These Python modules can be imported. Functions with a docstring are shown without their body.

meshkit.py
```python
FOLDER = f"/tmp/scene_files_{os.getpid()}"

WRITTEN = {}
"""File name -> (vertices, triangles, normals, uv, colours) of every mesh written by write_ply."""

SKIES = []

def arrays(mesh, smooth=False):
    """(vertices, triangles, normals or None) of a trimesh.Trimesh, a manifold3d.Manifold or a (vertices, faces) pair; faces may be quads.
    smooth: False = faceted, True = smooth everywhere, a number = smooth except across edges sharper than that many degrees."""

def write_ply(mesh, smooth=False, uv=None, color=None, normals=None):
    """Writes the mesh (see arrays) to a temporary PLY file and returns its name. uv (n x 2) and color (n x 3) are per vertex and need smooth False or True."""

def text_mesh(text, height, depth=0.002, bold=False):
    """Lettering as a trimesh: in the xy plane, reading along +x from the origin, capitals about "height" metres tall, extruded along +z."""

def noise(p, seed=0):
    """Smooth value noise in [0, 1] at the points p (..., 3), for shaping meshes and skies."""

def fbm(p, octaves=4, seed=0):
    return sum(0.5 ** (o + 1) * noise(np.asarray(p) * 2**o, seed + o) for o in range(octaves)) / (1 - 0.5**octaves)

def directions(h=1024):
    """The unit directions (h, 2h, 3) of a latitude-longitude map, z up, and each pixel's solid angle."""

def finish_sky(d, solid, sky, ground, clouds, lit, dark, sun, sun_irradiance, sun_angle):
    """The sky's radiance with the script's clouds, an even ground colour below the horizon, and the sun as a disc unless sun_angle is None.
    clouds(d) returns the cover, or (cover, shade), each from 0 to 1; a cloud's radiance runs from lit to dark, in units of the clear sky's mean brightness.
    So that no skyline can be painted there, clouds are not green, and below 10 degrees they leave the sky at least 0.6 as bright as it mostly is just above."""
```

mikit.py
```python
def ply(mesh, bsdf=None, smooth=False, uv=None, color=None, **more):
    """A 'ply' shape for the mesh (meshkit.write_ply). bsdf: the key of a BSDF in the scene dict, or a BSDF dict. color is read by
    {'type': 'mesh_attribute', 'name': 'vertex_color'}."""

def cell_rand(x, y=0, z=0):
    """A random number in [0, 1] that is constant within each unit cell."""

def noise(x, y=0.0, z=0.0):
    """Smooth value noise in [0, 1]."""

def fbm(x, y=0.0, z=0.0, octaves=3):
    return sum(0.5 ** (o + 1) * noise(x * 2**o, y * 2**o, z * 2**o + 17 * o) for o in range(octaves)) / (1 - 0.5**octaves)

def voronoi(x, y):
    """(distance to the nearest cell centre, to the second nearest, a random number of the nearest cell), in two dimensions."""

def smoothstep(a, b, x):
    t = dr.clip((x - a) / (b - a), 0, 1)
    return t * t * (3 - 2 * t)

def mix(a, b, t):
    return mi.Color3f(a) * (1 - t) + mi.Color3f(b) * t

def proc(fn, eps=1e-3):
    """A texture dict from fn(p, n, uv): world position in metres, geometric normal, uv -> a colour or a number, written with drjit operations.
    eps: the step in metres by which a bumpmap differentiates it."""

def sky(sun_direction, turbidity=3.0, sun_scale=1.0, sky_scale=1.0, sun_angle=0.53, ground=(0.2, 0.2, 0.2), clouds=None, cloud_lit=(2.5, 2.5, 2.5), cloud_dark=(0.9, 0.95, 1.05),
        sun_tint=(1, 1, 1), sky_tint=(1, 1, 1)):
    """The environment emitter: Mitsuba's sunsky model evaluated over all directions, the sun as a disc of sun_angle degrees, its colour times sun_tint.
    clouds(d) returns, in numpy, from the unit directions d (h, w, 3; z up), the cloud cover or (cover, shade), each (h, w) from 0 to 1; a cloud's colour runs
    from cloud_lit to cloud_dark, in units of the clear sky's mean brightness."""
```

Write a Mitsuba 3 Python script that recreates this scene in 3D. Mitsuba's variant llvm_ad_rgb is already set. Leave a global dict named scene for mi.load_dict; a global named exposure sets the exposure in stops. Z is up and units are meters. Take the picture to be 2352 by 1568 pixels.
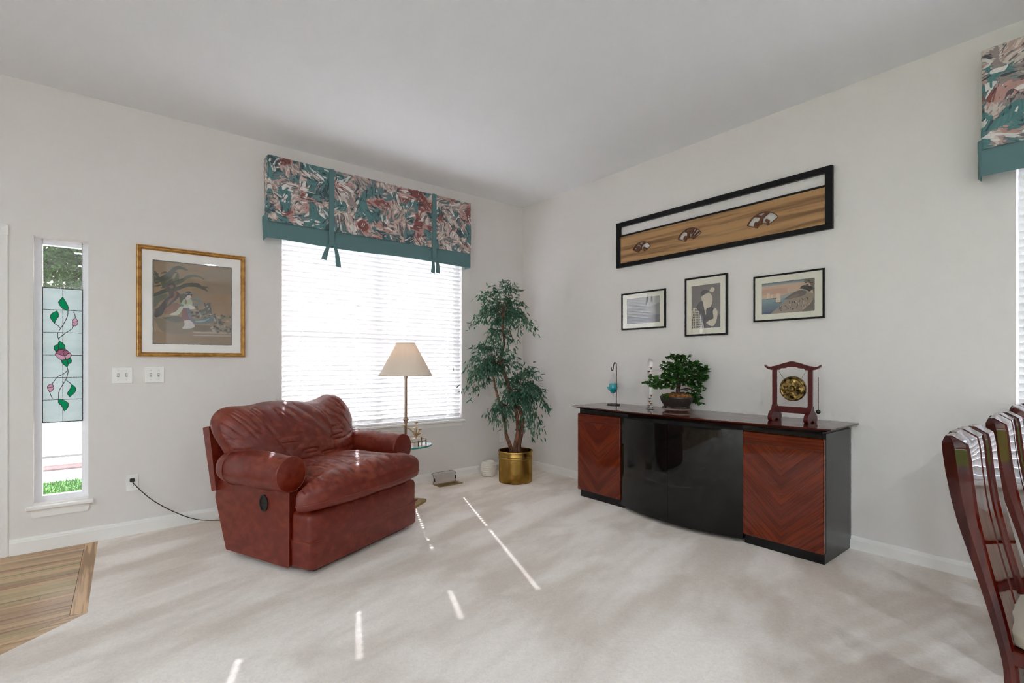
import math, random
import numpy as np
import trimesh, shapely, manifold3d
from shapely.geometry import Polygon, LineString, MultiPolygon, Point, box as sbox
from shapely.ops import unary_union, polygonize
from shapely import affinity
import drjit as dr
import mitsuba as mi
import mikit, meshkit
from mikit import proc, noise, fbm, voronoi, cell_rand, smoothstep, mix

T = mi.ScalarTransform4f
scene, labels = {}, {}
PI = math.pi

# ------------------------------------------------------------------ camera, sky, exposure
CAM = (-3.7841, -4.4827, 1.22)
AZ = math.radians(38.907)
FPX, YH = 1137.2, 831.8
scene['camera'] = {
    'type': 'perspective', 'fov': 2 * math.degrees(math.atan(1176 / FPX)), 'fov_axis': 'x', 'near_clip': 0.05, 'far_clip': 500.0,
    'principal_point_offset_y': (784 - YH) / 1568,
    'to_world': T().look_at(origin=CAM, target=(CAM[0] + math.sin(AZ), CAM[1] + math.cos(AZ), CAM[2]), up=(0, 0, 1))}
SUN_EL = math.radians(39.8)
_h = np.array([0.361, 0.9326]); _h /= np.linalg.norm(_h)
SUN = (_h[0] * math.cos(SUN_EL), _h[1] * math.cos(SUN_EL), math.sin(SUN_EL))
KL = 0.125           # all lights are given in one unit, scaled here; the exposure makes up for it
scene['sky'] = mikit.sky(SUN, turbidity=3.0, sun_scale=17 * KL, sky_scale=20 * KL, sun_angle=0.53, ground=(0.04, 0.04, 0.04),
                         sun_tint=(0.78, 0.97, 1.46), sky_tint=(1.48, 1.04, 0.76))
scene['sky']['sampling_weight'] = 14.0
exposure = 3.0
LAMP = 500.0 * KL          # radiance of the unseen ceiling downlights, set to brighten the room
H = 3.047            # ceiling height

# ------------------------------------------------------------------ helpers
_count = {}


def numbered(k):
    n = _count.get(k, -1) + 1
    _count[k] = n
    return k if n == 0 else f'{k}_{n:03d}'


def tag(k, label=None, cat=None, group=None, kind=None):
    d = labels.setdefault(k, {})
    if label: d['label'] = label
    if cat: d['category'] = cat
    if group: d['group'] = group
    if kind: d['kind'] = kind
    return k


def thing(name, label, cat, group=None):
    return tag(numbered(name), label, cat, group)


def part(parent, name, mesh, mat, smooth=False, label=None, kind=None, **kw):
    k = numbered(parent + '__' + name)
    scene[k] = mikit.ply(mesh, mat, smooth=smooth, **kw)
    if label or kind: tag(k, label, kind=kind)
    return k


def single(name, mesh, mat, label, cat, smooth=False, group=None, kind=None, **kw):
    k = numbered(name)
    scene[k] = mikit.ply(mesh, mat, smooth=smooth, **kw)
    return tag(k, label, cat, group, kind)


def cat(*ms):
    return trimesh.util.concatenate([m for m in ms])


def box(x0, x1, y0, y1, z0, z1):
    m = trimesh.creation.box(extents=(x1 - x0, y1 - y0, z1 - z0))
    m.apply_translation(((x0 + x1) / 2, (y0 + y1) / 2, (z0 + z1) / 2))
    return m


def cbox(x0, x1, y0, y1, z0, z1, c=0.003):
    pts = []
    for X in (x0, x1):
        for Y in (y0, y1):
            for Z in (z0, z1):
                sx, sy, sz = (1 if X == x0 else -1), (1 if Y == y0 else -1), (1 if Z == z0 else -1)
                pts += [(X, Y + sy * c, Z + sz * c), (X + sx * c, Y, Z + sz * c), (X + sx * c, Y + sy * c, Z)]
    return trimesh.convex.convex_hull(np.array(pts))


def tr(m, M):
    m = m.copy(); m.apply_transform(np.asarray(M, float)); return m


def mat4(cols, o):
    M = np.eye(4); M[:3, 0], M[:3, 1], M[:3, 2], M[:3, 3] = cols[0], cols[1], cols[2], o
    return M


def rotz(a, o=(0, 0, 0)):
    return mat4(((math.cos(a), math.sin(a), 0), (-math.sin(a), math.cos(a), 0), (0, 0, 1)), o)


def extr(poly, depth, M=None):
    """extrude along +z of a local frame"""
    gs = list(getattr(poly, 'geoms', [poly]))
    m = cat(*[trimesh.creation.extrude_polygon(g, depth, engine='earcut') for g in gs if g.area > 1e-9])
    return m if M is None else tr(m, M)


# frames: local (u right, v up, w towards the room)
def FA(x, z, y=0.0):   # on the left wall, facing -y
    return mat4(((1, 0, 0), (0, 0, 1), (0, -1, 0)), (x, y, z))


def FB(y, z, x=0.0):   # on the right wall, facing -x ; u runs to -y
    return mat4(((0, -1, 0), (0, 0, 1), (-1, 0, 0)), (x, y, z))


def FX(x, y=0, z=0):    # polygon in (y,z), extruded along +x
    return mat4(((0, 1, 0), (0, 0, 1), (1, 0, 0)), (x, y, z))


def FY(y, x=0, z=0):    # polygon in (x,z), extruded along -y
    return mat4(((1, 0, 0), (0, 0, 1), (0, -1, 0)), (x, y, z))


def smooth_path(pts, n=8):
    P = np.asarray(pts, float)
    if len(P) < 3:
        return P
    P = np.vstack([2 * P[0] - P[1], P, 2 * P[-1] - P[-2]])
    out = []
    for i in range(1, len(P) - 2):
        for t in np.linspace(0, 1, n, endpoint=False):
            a, b, c, d = P[i - 1:i + 3]
            out.append(0.5 * (2 * b + (c - a) * t + (2 * a - 5 * b + 4 * c - d) * t * t + (3 * b - a - 3 * c + d) * t ** 3))
    out.append(P[-2])
    return np.array(out)


def tube(pts, r, sides=8, closed=False, cap=True):
    P = np.asarray(pts, float); n = len(P)
    R = np.broadcast_to(np.asarray(r, float), (n,))
    if closed:
        t = np.roll(P, -1, 0) - np.roll(P, 1, 0)
    else:
        t = np.gradient(P, axis=0)
    t /= np.linalg.norm(t, axis=1, keepdims=True) + 1e-12
    a = np.zeros_like(P)
    ref = np.array([0, 0, 1.0]) if abs(t[0, 2]) < 0.9 else np.array([1.0, 0, 0])
    a[0] = np.cross(t[0], ref); a[0] /= np.linalg.norm(a[0])
    for i in range(1, n):
        v = a[i - 1] - t[i] * np.dot(a[i - 1], t[i]); a[i] = v / (np.linalg.norm(v) + 1e-12)
    b = np.cross(t, a)
    an = np.arange(sides) * 2 * PI / sides
    V = (P[:, None] + R[:, None, None] * (np.cos(an)[None, :, None] * a[:, None] + np.sin(an)[None, :, None] * b[:, None])).reshape(-1, 3)
    F = []
    for i in range(n if closed else n - 1):
        k = (i + 1) % n
        for j in range(sides):
            l = (j + 1) % sides
            F += [(i * sides + j, k * sides + l, k * sides + j), (i * sides + j, i * sides + l, k * sides + l)]
    if cap and not closed:
        V = np.vstack([V, P[0], P[-1]])
        for j in range(sides):
            l = (j + 1) % sides
            F += [(len(V) - 2, l, j), (len(V) - 1, (n - 1) * sides + j, (n - 1) * sides + l)]
    m = trimesh.Trimesh(V, F, process=False)
    if m.volume < 0: m.invert()
    return m


def lathe(prof, seg=40, o=(0, 0, 0)):
    m = trimesh.creation.revolve(np.asarray(prof, float), sections=seg)
    if m.is_watertight and m.volume < 0: m.invert()
    m.apply_translation(o)
    return m


def cyl(r, z0, z1, o=(0, 0), seg=32, c=0.0):
    if c:
        return lathe([(0, z0), (r - c, z0), (r, z0 + c), (r, z1 - c), (r - c, z1), (0, z1)], seg, (o[0], o[1], 0))
    return lathe([(0, z0), (r, z0), (r, z1), (0, z1)], seg, (o[0], o[1], 0))


def softbox(n, e=4.0):
    """unit rounded box, vertices in [-1,1]^3"""
    m = trimesh.creation.box(extents=(2, 2, 2))
    g = np.linspace(-1, 1, n + 1)
    V, F = [], []
    for ax in range(3):
        for s in (-1, 1):
            o = len(V)
            for i in g:
                for j in g:
                    p = [0, 0, 0]; p[ax] = s; p[(ax + 1) % 3] = i; p[(ax + 2) % 3] = j
                    V.append(p)
            for i in range(n):
                for j in range(n):
                    a, b, c, d = o + i * (n + 1) + j, o + (i + 1) * (n + 1) + j, o + (i + 1) * (n + 1) + j + 1, o + i * (n + 1) + j + 1
                    F += [(a, b, c), (a, c, d)] if s > 0 else [(a, c, b), (a, d, c)]
    m = trimesh.Trimesh(np.array(V, float), F, process=False)
    m.merge_vertices()
    v = m.vertices
    m.vertices = v / ((np.abs(v) ** e).sum(1, keepdims=True) ** (1 / e))
    return m


def art(layers, w=None):
    """flat print: (polygon, colour) from bottom to top -> plane mesh in (u,v) with vertex colours"""
    V, F, C, taken = [], [], [], None
    for poly, col in reversed(layers):
        p = poly.buffer(0)
        vis = p if taken is None else p.difference(taken)
        taken = p if taken is None else taken.union(p)
        for g in getattr(vis, 'geoms', [vis]):
            if g.geom_type != 'Polygon' or g.area < 1e-9: continue
            v, f = trimesh.creation.triangulate_polygon(g, engine='earcut')
            o = sum(len(x) for x in V)
            V.append(v); F.append(np.asarray(f) + o); C.append(np.tile(col, (len(v), 1)))
    V = np.vstack(V); F = np.vstack(F); C = np.vstack(C)
    a, b, c = (V[F[:, k]] for k in range(3))
    cr = (b[:, 0] - a[:, 0]) * (c[:, 1] - a[:, 1]) - (b[:, 1] - a[:, 1]) * (c[:, 0] - a[:, 0])
    F[cr < 0] = F[cr < 0][:, ::-1]
    return trimesh.Trimesh(np.hstack([V, np.zeros((len(V), 1))]), F, process=False), C


def lin(r, g, b):
    """sRGB 0-255 -> linear"""
    f = lambda v: (v / 255 / 12.92) if v / 255 <= 0.04045 else ((v / 255 + 0.055) / 1.055) ** 2.4
    return (f(r), f(g), f(b))


def blob(cx, cy, rx, ry, rng, n=14, jag=0.25, rot=0.0):
    pts = []
    for i in range(n):
        a = 2 * PI * i / n
        k = 1 + rng.uniform(-jag, jag)
        pts.append((cx + rx * k * math.cos(a), cy + ry * k * math.sin(a)))
    p = Polygon(pts).buffer(0)
    return affinity.rotate(p, rot, origin=(cx, cy)) if rot else p


# ------------------------------------------------------------------ materials
def rgb(c): return {'type': 'rgb', 'value': [float(x) for x in c]}


def principled(col, rough=0.5, **kw):
    d = {'type': 'principled', 'base_color': col if isinstance(col, dict) else rgb(col), 'roughness': rough}
    for k, v in kw.items(): d[k] = v
    return {'type': 'twosided', 'bsdf': d}


def bump(b, fn, scale, eps=0.002):
    inner = b['bsdf'] if b['type'] == 'twosided' else b
    return {'type': 'twosided', 'bsdf': {'type': 'bumpmap', 'arbitrary': proc(fn, eps=eps), 'scale': scale, 'bsdf': inner}}


def M(name, d):
    scene['mat_' + name] = d
    return 'mat_' + name


def wall_bump(p, n, uv):
    q = fbm(p.x * 90, p.y * 90, p.z * 90, 2)
    return smoothstep(0.42, 0.62, q) * 0.0012


WALL = M('wall', bump(principled(lin(224, 219, 215), 0.75, specular=0.25), wall_bump, 1.0))
CEIL = M('ceiling', bump(principled(lin(220, 220, 221), 0.9, specular=0.1), wall_bump, 1.0))
TRIM = M('trim', principled(lin(233, 230, 226), 0.4))
VINYL = M('vinyl', principled(lin(238, 238, 242), 0.35))


def carpet_col(p, n, uv):
    a = fbm(p.x * 2.1 + 0.8 * noise(p.x * 3, p.y * 3), p.y * 5.0 - p.x * 1.2, 3.3, 4)
    # vacuum traces close to the dining chairs
    s = dr.sin((p.y * 0.92 + p.x * 0.25) * 62.0)
    m = smoothstep(-3.4, -3.9, p.y) * smoothstep(0.9, 0.2, dr.abs(p.x + 1.1))
    fine = noise(p.x * 260, p.y * 260) * 0.10 + noise(p.x * 80, p.y * 80) * 0.06 - 0.08
    t = dr.clip(smoothstep(0.30, 0.68, a) + 0.22 * m * s, 0, 1)
    return mix(lin(204, 192, 182), lin(230, 221, 214), t) * (1 + fine)


def carpet_bump(p, n, uv):
    return (noise(p.x * 180, p.y * 180) + 0.6 * noise(p.x * 400, p.y * 400)) * 0.002


CARPET = M('carpet', bump(principled(proc(carpet_col), 0.95, specular=0.05, sheen=0.3), carpet_bump, 1.0))


def wood_fn(c1, c2, c3, fx, fy, off=0.0):
    """grain along x"""
    def fn(p, n, uv):
        w = noise(p.x * 1.3 + off, p.y * 9, p.z * 9)
        g = fbm(p.x * fx + off, (p.y + 0.02 * w) * fy + cell_rand(off * 7.0) * 9, p.z * fy, 4)
        r = noise(p.x * 4, p.y * 160 + off * 3, p.z * 160)
        return mix(mix(c1, c2, smoothstep(0.3, 0.6, g)), c3, smoothstep(0.55, 0.8, g) * 0.8 + 0.12 * r)
    return fn


PLANK = [M(f'plank_{i}', principled(proc(wood_fn(*cs, 2.2, 55, i * 3.7)), 0.38)) for i, cs in enumerate([
    (lin(186, 152, 116), lin(164, 128, 96), lin(128, 94, 66)), (lin(196, 164, 126), lin(178, 146, 110), lin(146, 112, 80)),
    (lin(170, 136, 104), lin(152, 118, 88), lin(116, 84, 60)), (lin(180, 158, 118), lin(160, 136, 98), lin(122, 98, 68))])]


def ygrain(p, n, uv):
    g = fbm(p.x * 60, p.y * 2.5, 1.0, 4)
    return mix(lin(200, 160, 116), lin(150, 112, 76), smoothstep(0.38, 0.66, g))


PLANKY = M('plank_border', principled(proc(ygrain), 0.38))


def leather_fn(p, n, uv):
    a = fbm(p.x * 3.5, p.y * 3.5, p.z * 3.5, 3)
    b = fbm(p.x * 26, p.y * 26, p.z * 26, 4)
    up = smoothstep(0.0, 0.9, n.z)
    wear = smoothstep(0.44, 0.66, a * 0.45 + b * 0.55 + 0.05 * up)
    return mix(mix(lin(90, 17, 6), lin(108, 29, 11), b), lin(134, 58, 36), wear * (0.25 + 0.40 * up))  # pale worn tone, stronger on faces that point up


def leather_bump(p, n, uv):
    f, s, w = voronoi(p.x * 160 + p.z * 90, p.y * 160 + p.z * 70)
    return smoothstep(0, 0.35, s - f) * 0.0006 + fbm(p.x * 30, p.y * 30, p.z * 30, 2) * 0.002


LEATHER = M('leather', bump(principled(proc(leather_fn), 0.30, specular=0.6), leather_bump, 1.0, eps=0.001))
PIPING = M('piping', principled(lin(112, 42, 26), 0.4))
BLACKPL = M('black_plastic', principled((0.008, 0.008, 0.009), 0.35))
BLACKM = M('black_matte', principled((0.012, 0.012, 0.012), 0.7))

LACQ = M('black_lacquer', {'type': 'twosided', 'bsdf': {'type': 'plastic', 'diffuse_reflectance': rgb((0.0035, 0.0035, 0.0038)), 'int_ior': 1.46}})
FRAMEBLK = M('black_frame', principled((0.004, 0.004, 0.005), 0.3, specular=0.25))


def veneer_fn(p, n, uv):
    left = p.y > -2.3
    u = dr.abs(p.y - dr.select(left, -1.583, -3.105))
    band = p.z > 0.683
    t = p.z - u * 0.95
    s = p.z * 0.95 + u
    strip = dr.floor(t * 26)
    tone = cell_rand(strip, dr.select(left, 1.0, 2.0))
    g = fbm(t * 120, s * 5 + tone * 20, 2.0, 3)
    gb = fbm(p.z * 160, p.y * 5, 7.0, 3)
    g = dr.select(band, gb, g); tone = dr.select(band, 0.3, tone)
    c = mix(mix(lin(132, 44, 16), lin(156, 66, 28), tone), lin(88, 22, 9), smoothstep(0.38, 0.74, g) * 0.6)
    return c


VENEER = M('veneer', {'type': 'twosided', 'bsdf': {'type': 'plastic', 'diffuse_reflectance': proc(veneer_fn), 'int_ior': 1.5, 'nonlinear': True}})


def topwood_fn(p, n, uv):
    g = fbm(p.x * 70, p.y * 3, p.z * 70, 3)
    return mix(lin(112, 44, 26), lin(82, 26, 14), smoothstep(0.35, 0.7, g))


TOPWOOD = M('top_wood', {'type': 'twosided', 'bsdf': {'type': 'plastic', 'diffuse_reflectance': proc(topwood_fn), 'int_ior': 1.6, 'nonlinear': True}})


def chairwood_fn(p, n, uv):
    g = fbm(p.x * 26, p.y * 26, p.z * 3.0, 3)
    return mix(lin(104, 26, 12), lin(64, 8, 6), smoothstep(0.3, 0.7, g))


CHAIRWOOD = M('chair_wood', {'type': 'twosided', 'bsdf': {'type': 'plastic', 'diffuse_reflectance': proc(chairwood_fn), 'int_ior': 1.42, 'nonlinear': True}})
SEATFAB = M('seat_fabric', principled(lin(150, 138, 124), 0.9))

SLAT = M('slat', {'type': 'principledthin', 'base_color': rgb((0.90, 0.90, 0.90)), 'roughness': 0.45, 'diff_trans': 0.10, 'spec_trans': 0.0})
CORD = M('cord', principled(lin(240, 240, 240), 0.7))
PANE = M('window_glass', {'type': 'thindielectric', 'int_ior': 1.5})
PICGLASS = M('picture_glass', {'type': 'thindielectric', 'int_ior': 1.5})


def fabric_fn(p, n, uv):
    # painterly print: broad warped patches broken up by dry brush streaks of changing direction
    s = p.x - p.y
    z = p.z
    L_ = lambda *c: mi.Color3f(*lin(*c))
    wx = fbm(s * 8, z * 8, 1.0, 3) - 0.5
    wz = fbm(s * 8, z * 8, 5.0, 3) - 0.5
    ca, cb, cr_ = voronoi((s + 0.12 * wx) * 9.0, (z + 0.12 * wz) * 11.0)
    q = cr_ * 6.28
    u = s * dr.cos(q) + z * dr.sin(q); v = z * dr.cos(q) - s * dr.sin(q)
    st = fbm(u * 12 + wx * 3, v * 85 + wz * 9, 2.0, 4) - 0.5
    st2 = fbm(u * 22 + 40, v * 150 + wx * 12, 6.0, 3) - 0.5
    V = 0.62 * fbm((s + 0.14 * wx) * 8.5, (z + 0.14 * wz) * 10.5, 11.0, 2) + 0.19 + 0.26 * (cr_ - 0.5) + 0.30 * st + 0.16 * st2
    e = 0.008
    c = L_(76, 94, 98)
    c = mix(c, L_(104, 136, 136), smoothstep(0.335 - e, 0.335 + e, V))
    c = mix(c, L_(128, 126, 130), smoothstep(0.425 - e, 0.425 + e, V))
    c = mix(c, L_(184, 160, 152), smoothstep(0.475 - e, 0.475 + e, V))
    c = mix(c, L_(206, 194, 186), smoothstep(0.565 - e, 0.565 + e, V))
    c = mix(c, L_(150, 138, 136), smoothstep(0.655 - e, 0.655 + e, V))
    rb = fbm((s + 0.1 * wz) * 7.5 + 60, (z + 0.1 * wx) * 9.0, 3.0, 2) + 0.25 * st
    c = mix(c, L_(136, 86, 84), smoothstep(0.690, 0.705, rb))
    c = mix(c, L_(186, 148, 142), smoothstep(0.60, 0.612, rb) * (1 - smoothstep(0.690, 0.705, rb)))
    tb = fbm((s + 0.1 * wx) * 9 + 20, (z + 0.1 * wz) * 8.0, 7.0, 2) + 0.2 * st2
    c = mix(c, L_(92, 130, 130), smoothstep(0.64, 0.652, tb))
    c = mix(c, L_(226, 220, 216), smoothstep(0.66, 0.69, fbm(u * 10 + 9, v * 46, 14.0, 3)) * 0.9)
    c = mix(c, L_(66, 72, 80), smoothstep(0.67, 0.70, fbm(u * 16 + 5, v * 60, 19.0, 3)) * 0.8)
    return c * (0.86 + 0.5 * (st + 0.2))


FABRIC = M('print_fabric', principled(proc(fabric_fn), 0.85, specular=0.15))
TEAL = M('teal_fabric', principled(lin(96, 126, 128), 0.8, specular=0.15))

BRASS = M('brass', {'type': 'twosided', 'bsdf': {'type': 'roughconductor', 'material': 'none', 'specular_reflectance': proc(
    lambda p, n, uv: mix(lin(186, 152, 84), lin(120, 88, 36), smoothstep(0.35, 0.75, fbm(p.x * 9, p.y * 9, p.z * 7, 4)))), 'alpha': 0.13}})
BRASS2 = M('aged_brass', principled(lin(168, 140, 88), 0.3, metallic=0.9))
NICKEL = M('pole_metal', principled(lin(176, 156, 140), 0.28, metallic=0.9))
GOLDW = M('gold_wood', bump(principled(proc(lambda p, n, uv: mix(lin(188, 142, 76), lin(158, 112, 54), smoothstep(0.35, 0.75, fbm(p.x * 30, p.y * 30, p.z * 30, 3)))), 0.32, metallic=0.55),
                            lambda p, n, uv: noise(p.x * 120, p.y * 120, p.z * 120) * 0.0006, 1.0))
MATBOARD = M('mat_white', principled(lin(226, 222, 218), 0.9))
MATCREAM = M('mat_cream', principled(lin(220, 217, 202), 0.9))
PRINT = M('print', principled({'type': 'mesh_attribute', 'name': 'vertex_color'}, 0.8, specular=0.2))


def gwood(p, n, uv):
    g = fbm(p.x * 40, p.y * 1.6, p.z * 26 + 0.7 * noise(p.y * 2.5, p.z * 6), 4)
    return mix(lin(172, 132, 88), lin(118, 82, 48), smoothstep(0.40, 0.72, g))


CARVBOARD = M('carving_board', principled(proc(gwood), 0.45))
CARVED = M('carved_brown', principled(lin(96, 54, 28), 0.5))
SHADE = M('shade', {'type': 'principledthin', 'base_color': rgb(lin(226, 214, 200)), 'roughness': 0.7, 'diff_trans': 0.42})
OPAL = M('opal_glass', {'type': 'principledthin', 'base_color': proc(lambda p, n, uv: mix(lin(214, 226, 226), lin(196, 214, 216), fbm(p.x * 14, p.y, p.z * 30, 3))), 'roughness': 0.15, 'diff_trans': 0.34, 'eta': 1.5})
GREENG = M('green_glass', {'type': 'principledthin', 'base_color': rgb(lin(16, 130, 84)), 'roughness': 0.15, 'diff_trans': 0.45, 'eta': 1.5})
PINKG = M('pink_glass', {'type': 'principledthin', 'base_color': rgb(lin(214, 164, 186)), 'roughness': 0.15, 'diff_trans': 0.10, 'eta': 1.5})
MAUVEG = M('mauve_glass', {'type': 'principledthin', 'base_color': rgb(lin(172, 106, 134)), 'roughness': 0.15, 'diff_trans': 0.10, 'eta': 1.5})
LEAD = M('lead', principled((0.035, 0.032, 0.034), 0.45, metallic=0.3))
CERAMIC = M('white_ceramic', principled(lin(226, 220, 210), 0.35))
GLASSPL = M('clear_plastic', {'type': 'thindielectric', 'int_ior': 1.45, 'specular_transmittance': rgb((0.72, 0.70, 0.70))})
GLASS = M('clear_glass', {'type': 'dielectric', 'int_ior': 1.45})
TRAYGL = M('tray_glass', {'type': 'thindielectric', 'int_ior': 1.5, 'specular_transmittance': rgb((0.86, 0.95, 0.93))})
TRAYED = M('glass_edge', principled(lin(40, 140, 128), 0.1))
BLUELIQ = M('blue_liquid', principled(lin(24, 168, 182), 0.08))
LEAFM = {}
for nm, c1, c2 in (('ficus', lin(44, 80, 62), lin(92, 132, 108)), ('bonsai', lin(24, 54, 22), lin(66, 106, 48)), ('tree', lin(38, 66, 30), lin(78, 108, 56))):
    LEAFM[nm] = M('leaf_' + nm, {'type': 'principledthin', 'base_color': proc(
        lambda p, n, uv, c1=c1, c2=c2: mix(c1, c2, noise(p.x * 17, p.y * 17, p.z * 17))), 'roughness': 0.35, 'diff_trans': 0.30, 'eta': 1.5})
BARK = M('bark', principled(proc(lambda p, n, uv: mix(lin(128, 84, 62), lin(74, 44, 34), smoothstep(0.3, 0.7, fbm(p.x * 60, p.y * 60, p.z * 18, 3)))), 0.8))
BARKD = M('dark_bark', principled(proc(lambda p, n, uv: mix(lin(84, 64, 54), lin(44, 32, 28), smoothstep(0.3, 0.7, fbm(p.x * 60, p.y * 60, p.z * 60, 3)))), 0.85))
MOSS = M('moss', principled(proc(lambda p, n, uv: mix(lin(160, 104, 50), lin(78, 44, 24), smoothstep(0.35, 0.65, fbm(p.x * 110, p.y * 110, p.z * 110, 3)))), 0.95))
POTDARK = M('dark_pot', principled(lin(52, 44, 42), 0.28))
SAUCER = M('saucer', principled(lin(150, 128, 116), 0.4))
GONGWOOD = M('gong_wood', principled(lin(74, 10, 10), 0.25))
GONGMET = M('gong_metal', principled(proc(lambda p, n, uv: mix(lin(60, 46, 24), lin(168, 140, 84), smoothstep(0.35, 0.7, fbm(p.x * 60, p.y * 60, p.z * 60, 3)))), 0.3, metallic=0.9))
SLATE = M('dark_metal', principled((0.03, 0.03, 0.032), 0.4, metallic=0.5))
SWITCH = M('switch_white', principled(lin(236, 234, 230), 0.3))
SLOT = M('dark_slot', principled((0.04, 0.035, 0.03), 0.6))
CONCRETE = M('concrete', principled(lin(204, 206, 208), 0.9))
GRASS = M('grass', principled(proc(lambda p, n, uv: mix(lin(60, 112, 48), lin(104, 150, 74), noise(p.x * 30, p.y * 30))), 0.9))
MULCH = M('mulch', principled(proc(lambda p, n, uv: mix(lin(96, 88, 92), lin(44, 38, 38), smoothstep(0.35, 0.65, fbm(p.x * 14, p.y * 14, 0, 3)))), 0.95))
STUCCO = M('stucco', principled(lin(214, 208, 198), 0.9))


def colour(name, c, rough=0.3, **kw):
    k = 'mat_' + name
    if k not in scene: M(name, principled(c, rough, **kw))
    return k


# ------------------------------------------------------------------ setting: walls, ceiling, floor
XW, YB, TH = -8.2, -8.6, 0.15       # west wall x, back wall y, wall thickness
SLIM = (-4.187, -3.913, 0.285, 2.050)
BIG = (-2.668, -0.855, 0.600, 2.400)
DOOR = (-5.285, -4.385, -0.03, 2.020)
ADDED_WIN = (-7.4, -3.3, 0.05, 2.30)       # west wall, y range; added opening for fill daylight
RWIN = (-6.10, -4.112, 0.600, 2.400)    # y range on the right wall


def wallpoly(u0, u1, holes):
    p = sbox(u0, -0.05, u1, H + 0.1)
    for h in holes: p = p.difference(sbox(h[0], h[2], h[1], h[3]))
    return p


def S(name, mesh, mat, label, smooth=False):
    k = numbered(name); scene[k] = mikit.ply(mesh, mat, smooth=smooth); tag(k, label, kind='structure'); return k


S('wall_left', extr(wallpoly(XW - TH, TH, [SLIM, BIG, DOOR]), TH, FY(TH)), WALL, 'off-white textured wall with the tall window, the picture and the big blind')
S('wall_right', extr(wallpoly(YB - TH, 0.0, [RWIN]), TH, FX(0.0)), WALL, 'off-white textured wall behind the black cabinet and the prints')
S('wall_back', extr(wallpoly(XW - TH, TH, []), TH, FY(YB)), WALL, 'off-white wall behind the camera')
S('wall_west', extr(wallpoly(YB, 0.0, [ADDED_WIN]), TH, FX(XW - TH)), WALL, 'off-white wall at the far left of the room')
S('ceiling', box(XW - TH, TH, YB - TH, TH, H, H + 0.12), CEIL, 'flat white textured ceiling')

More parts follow.
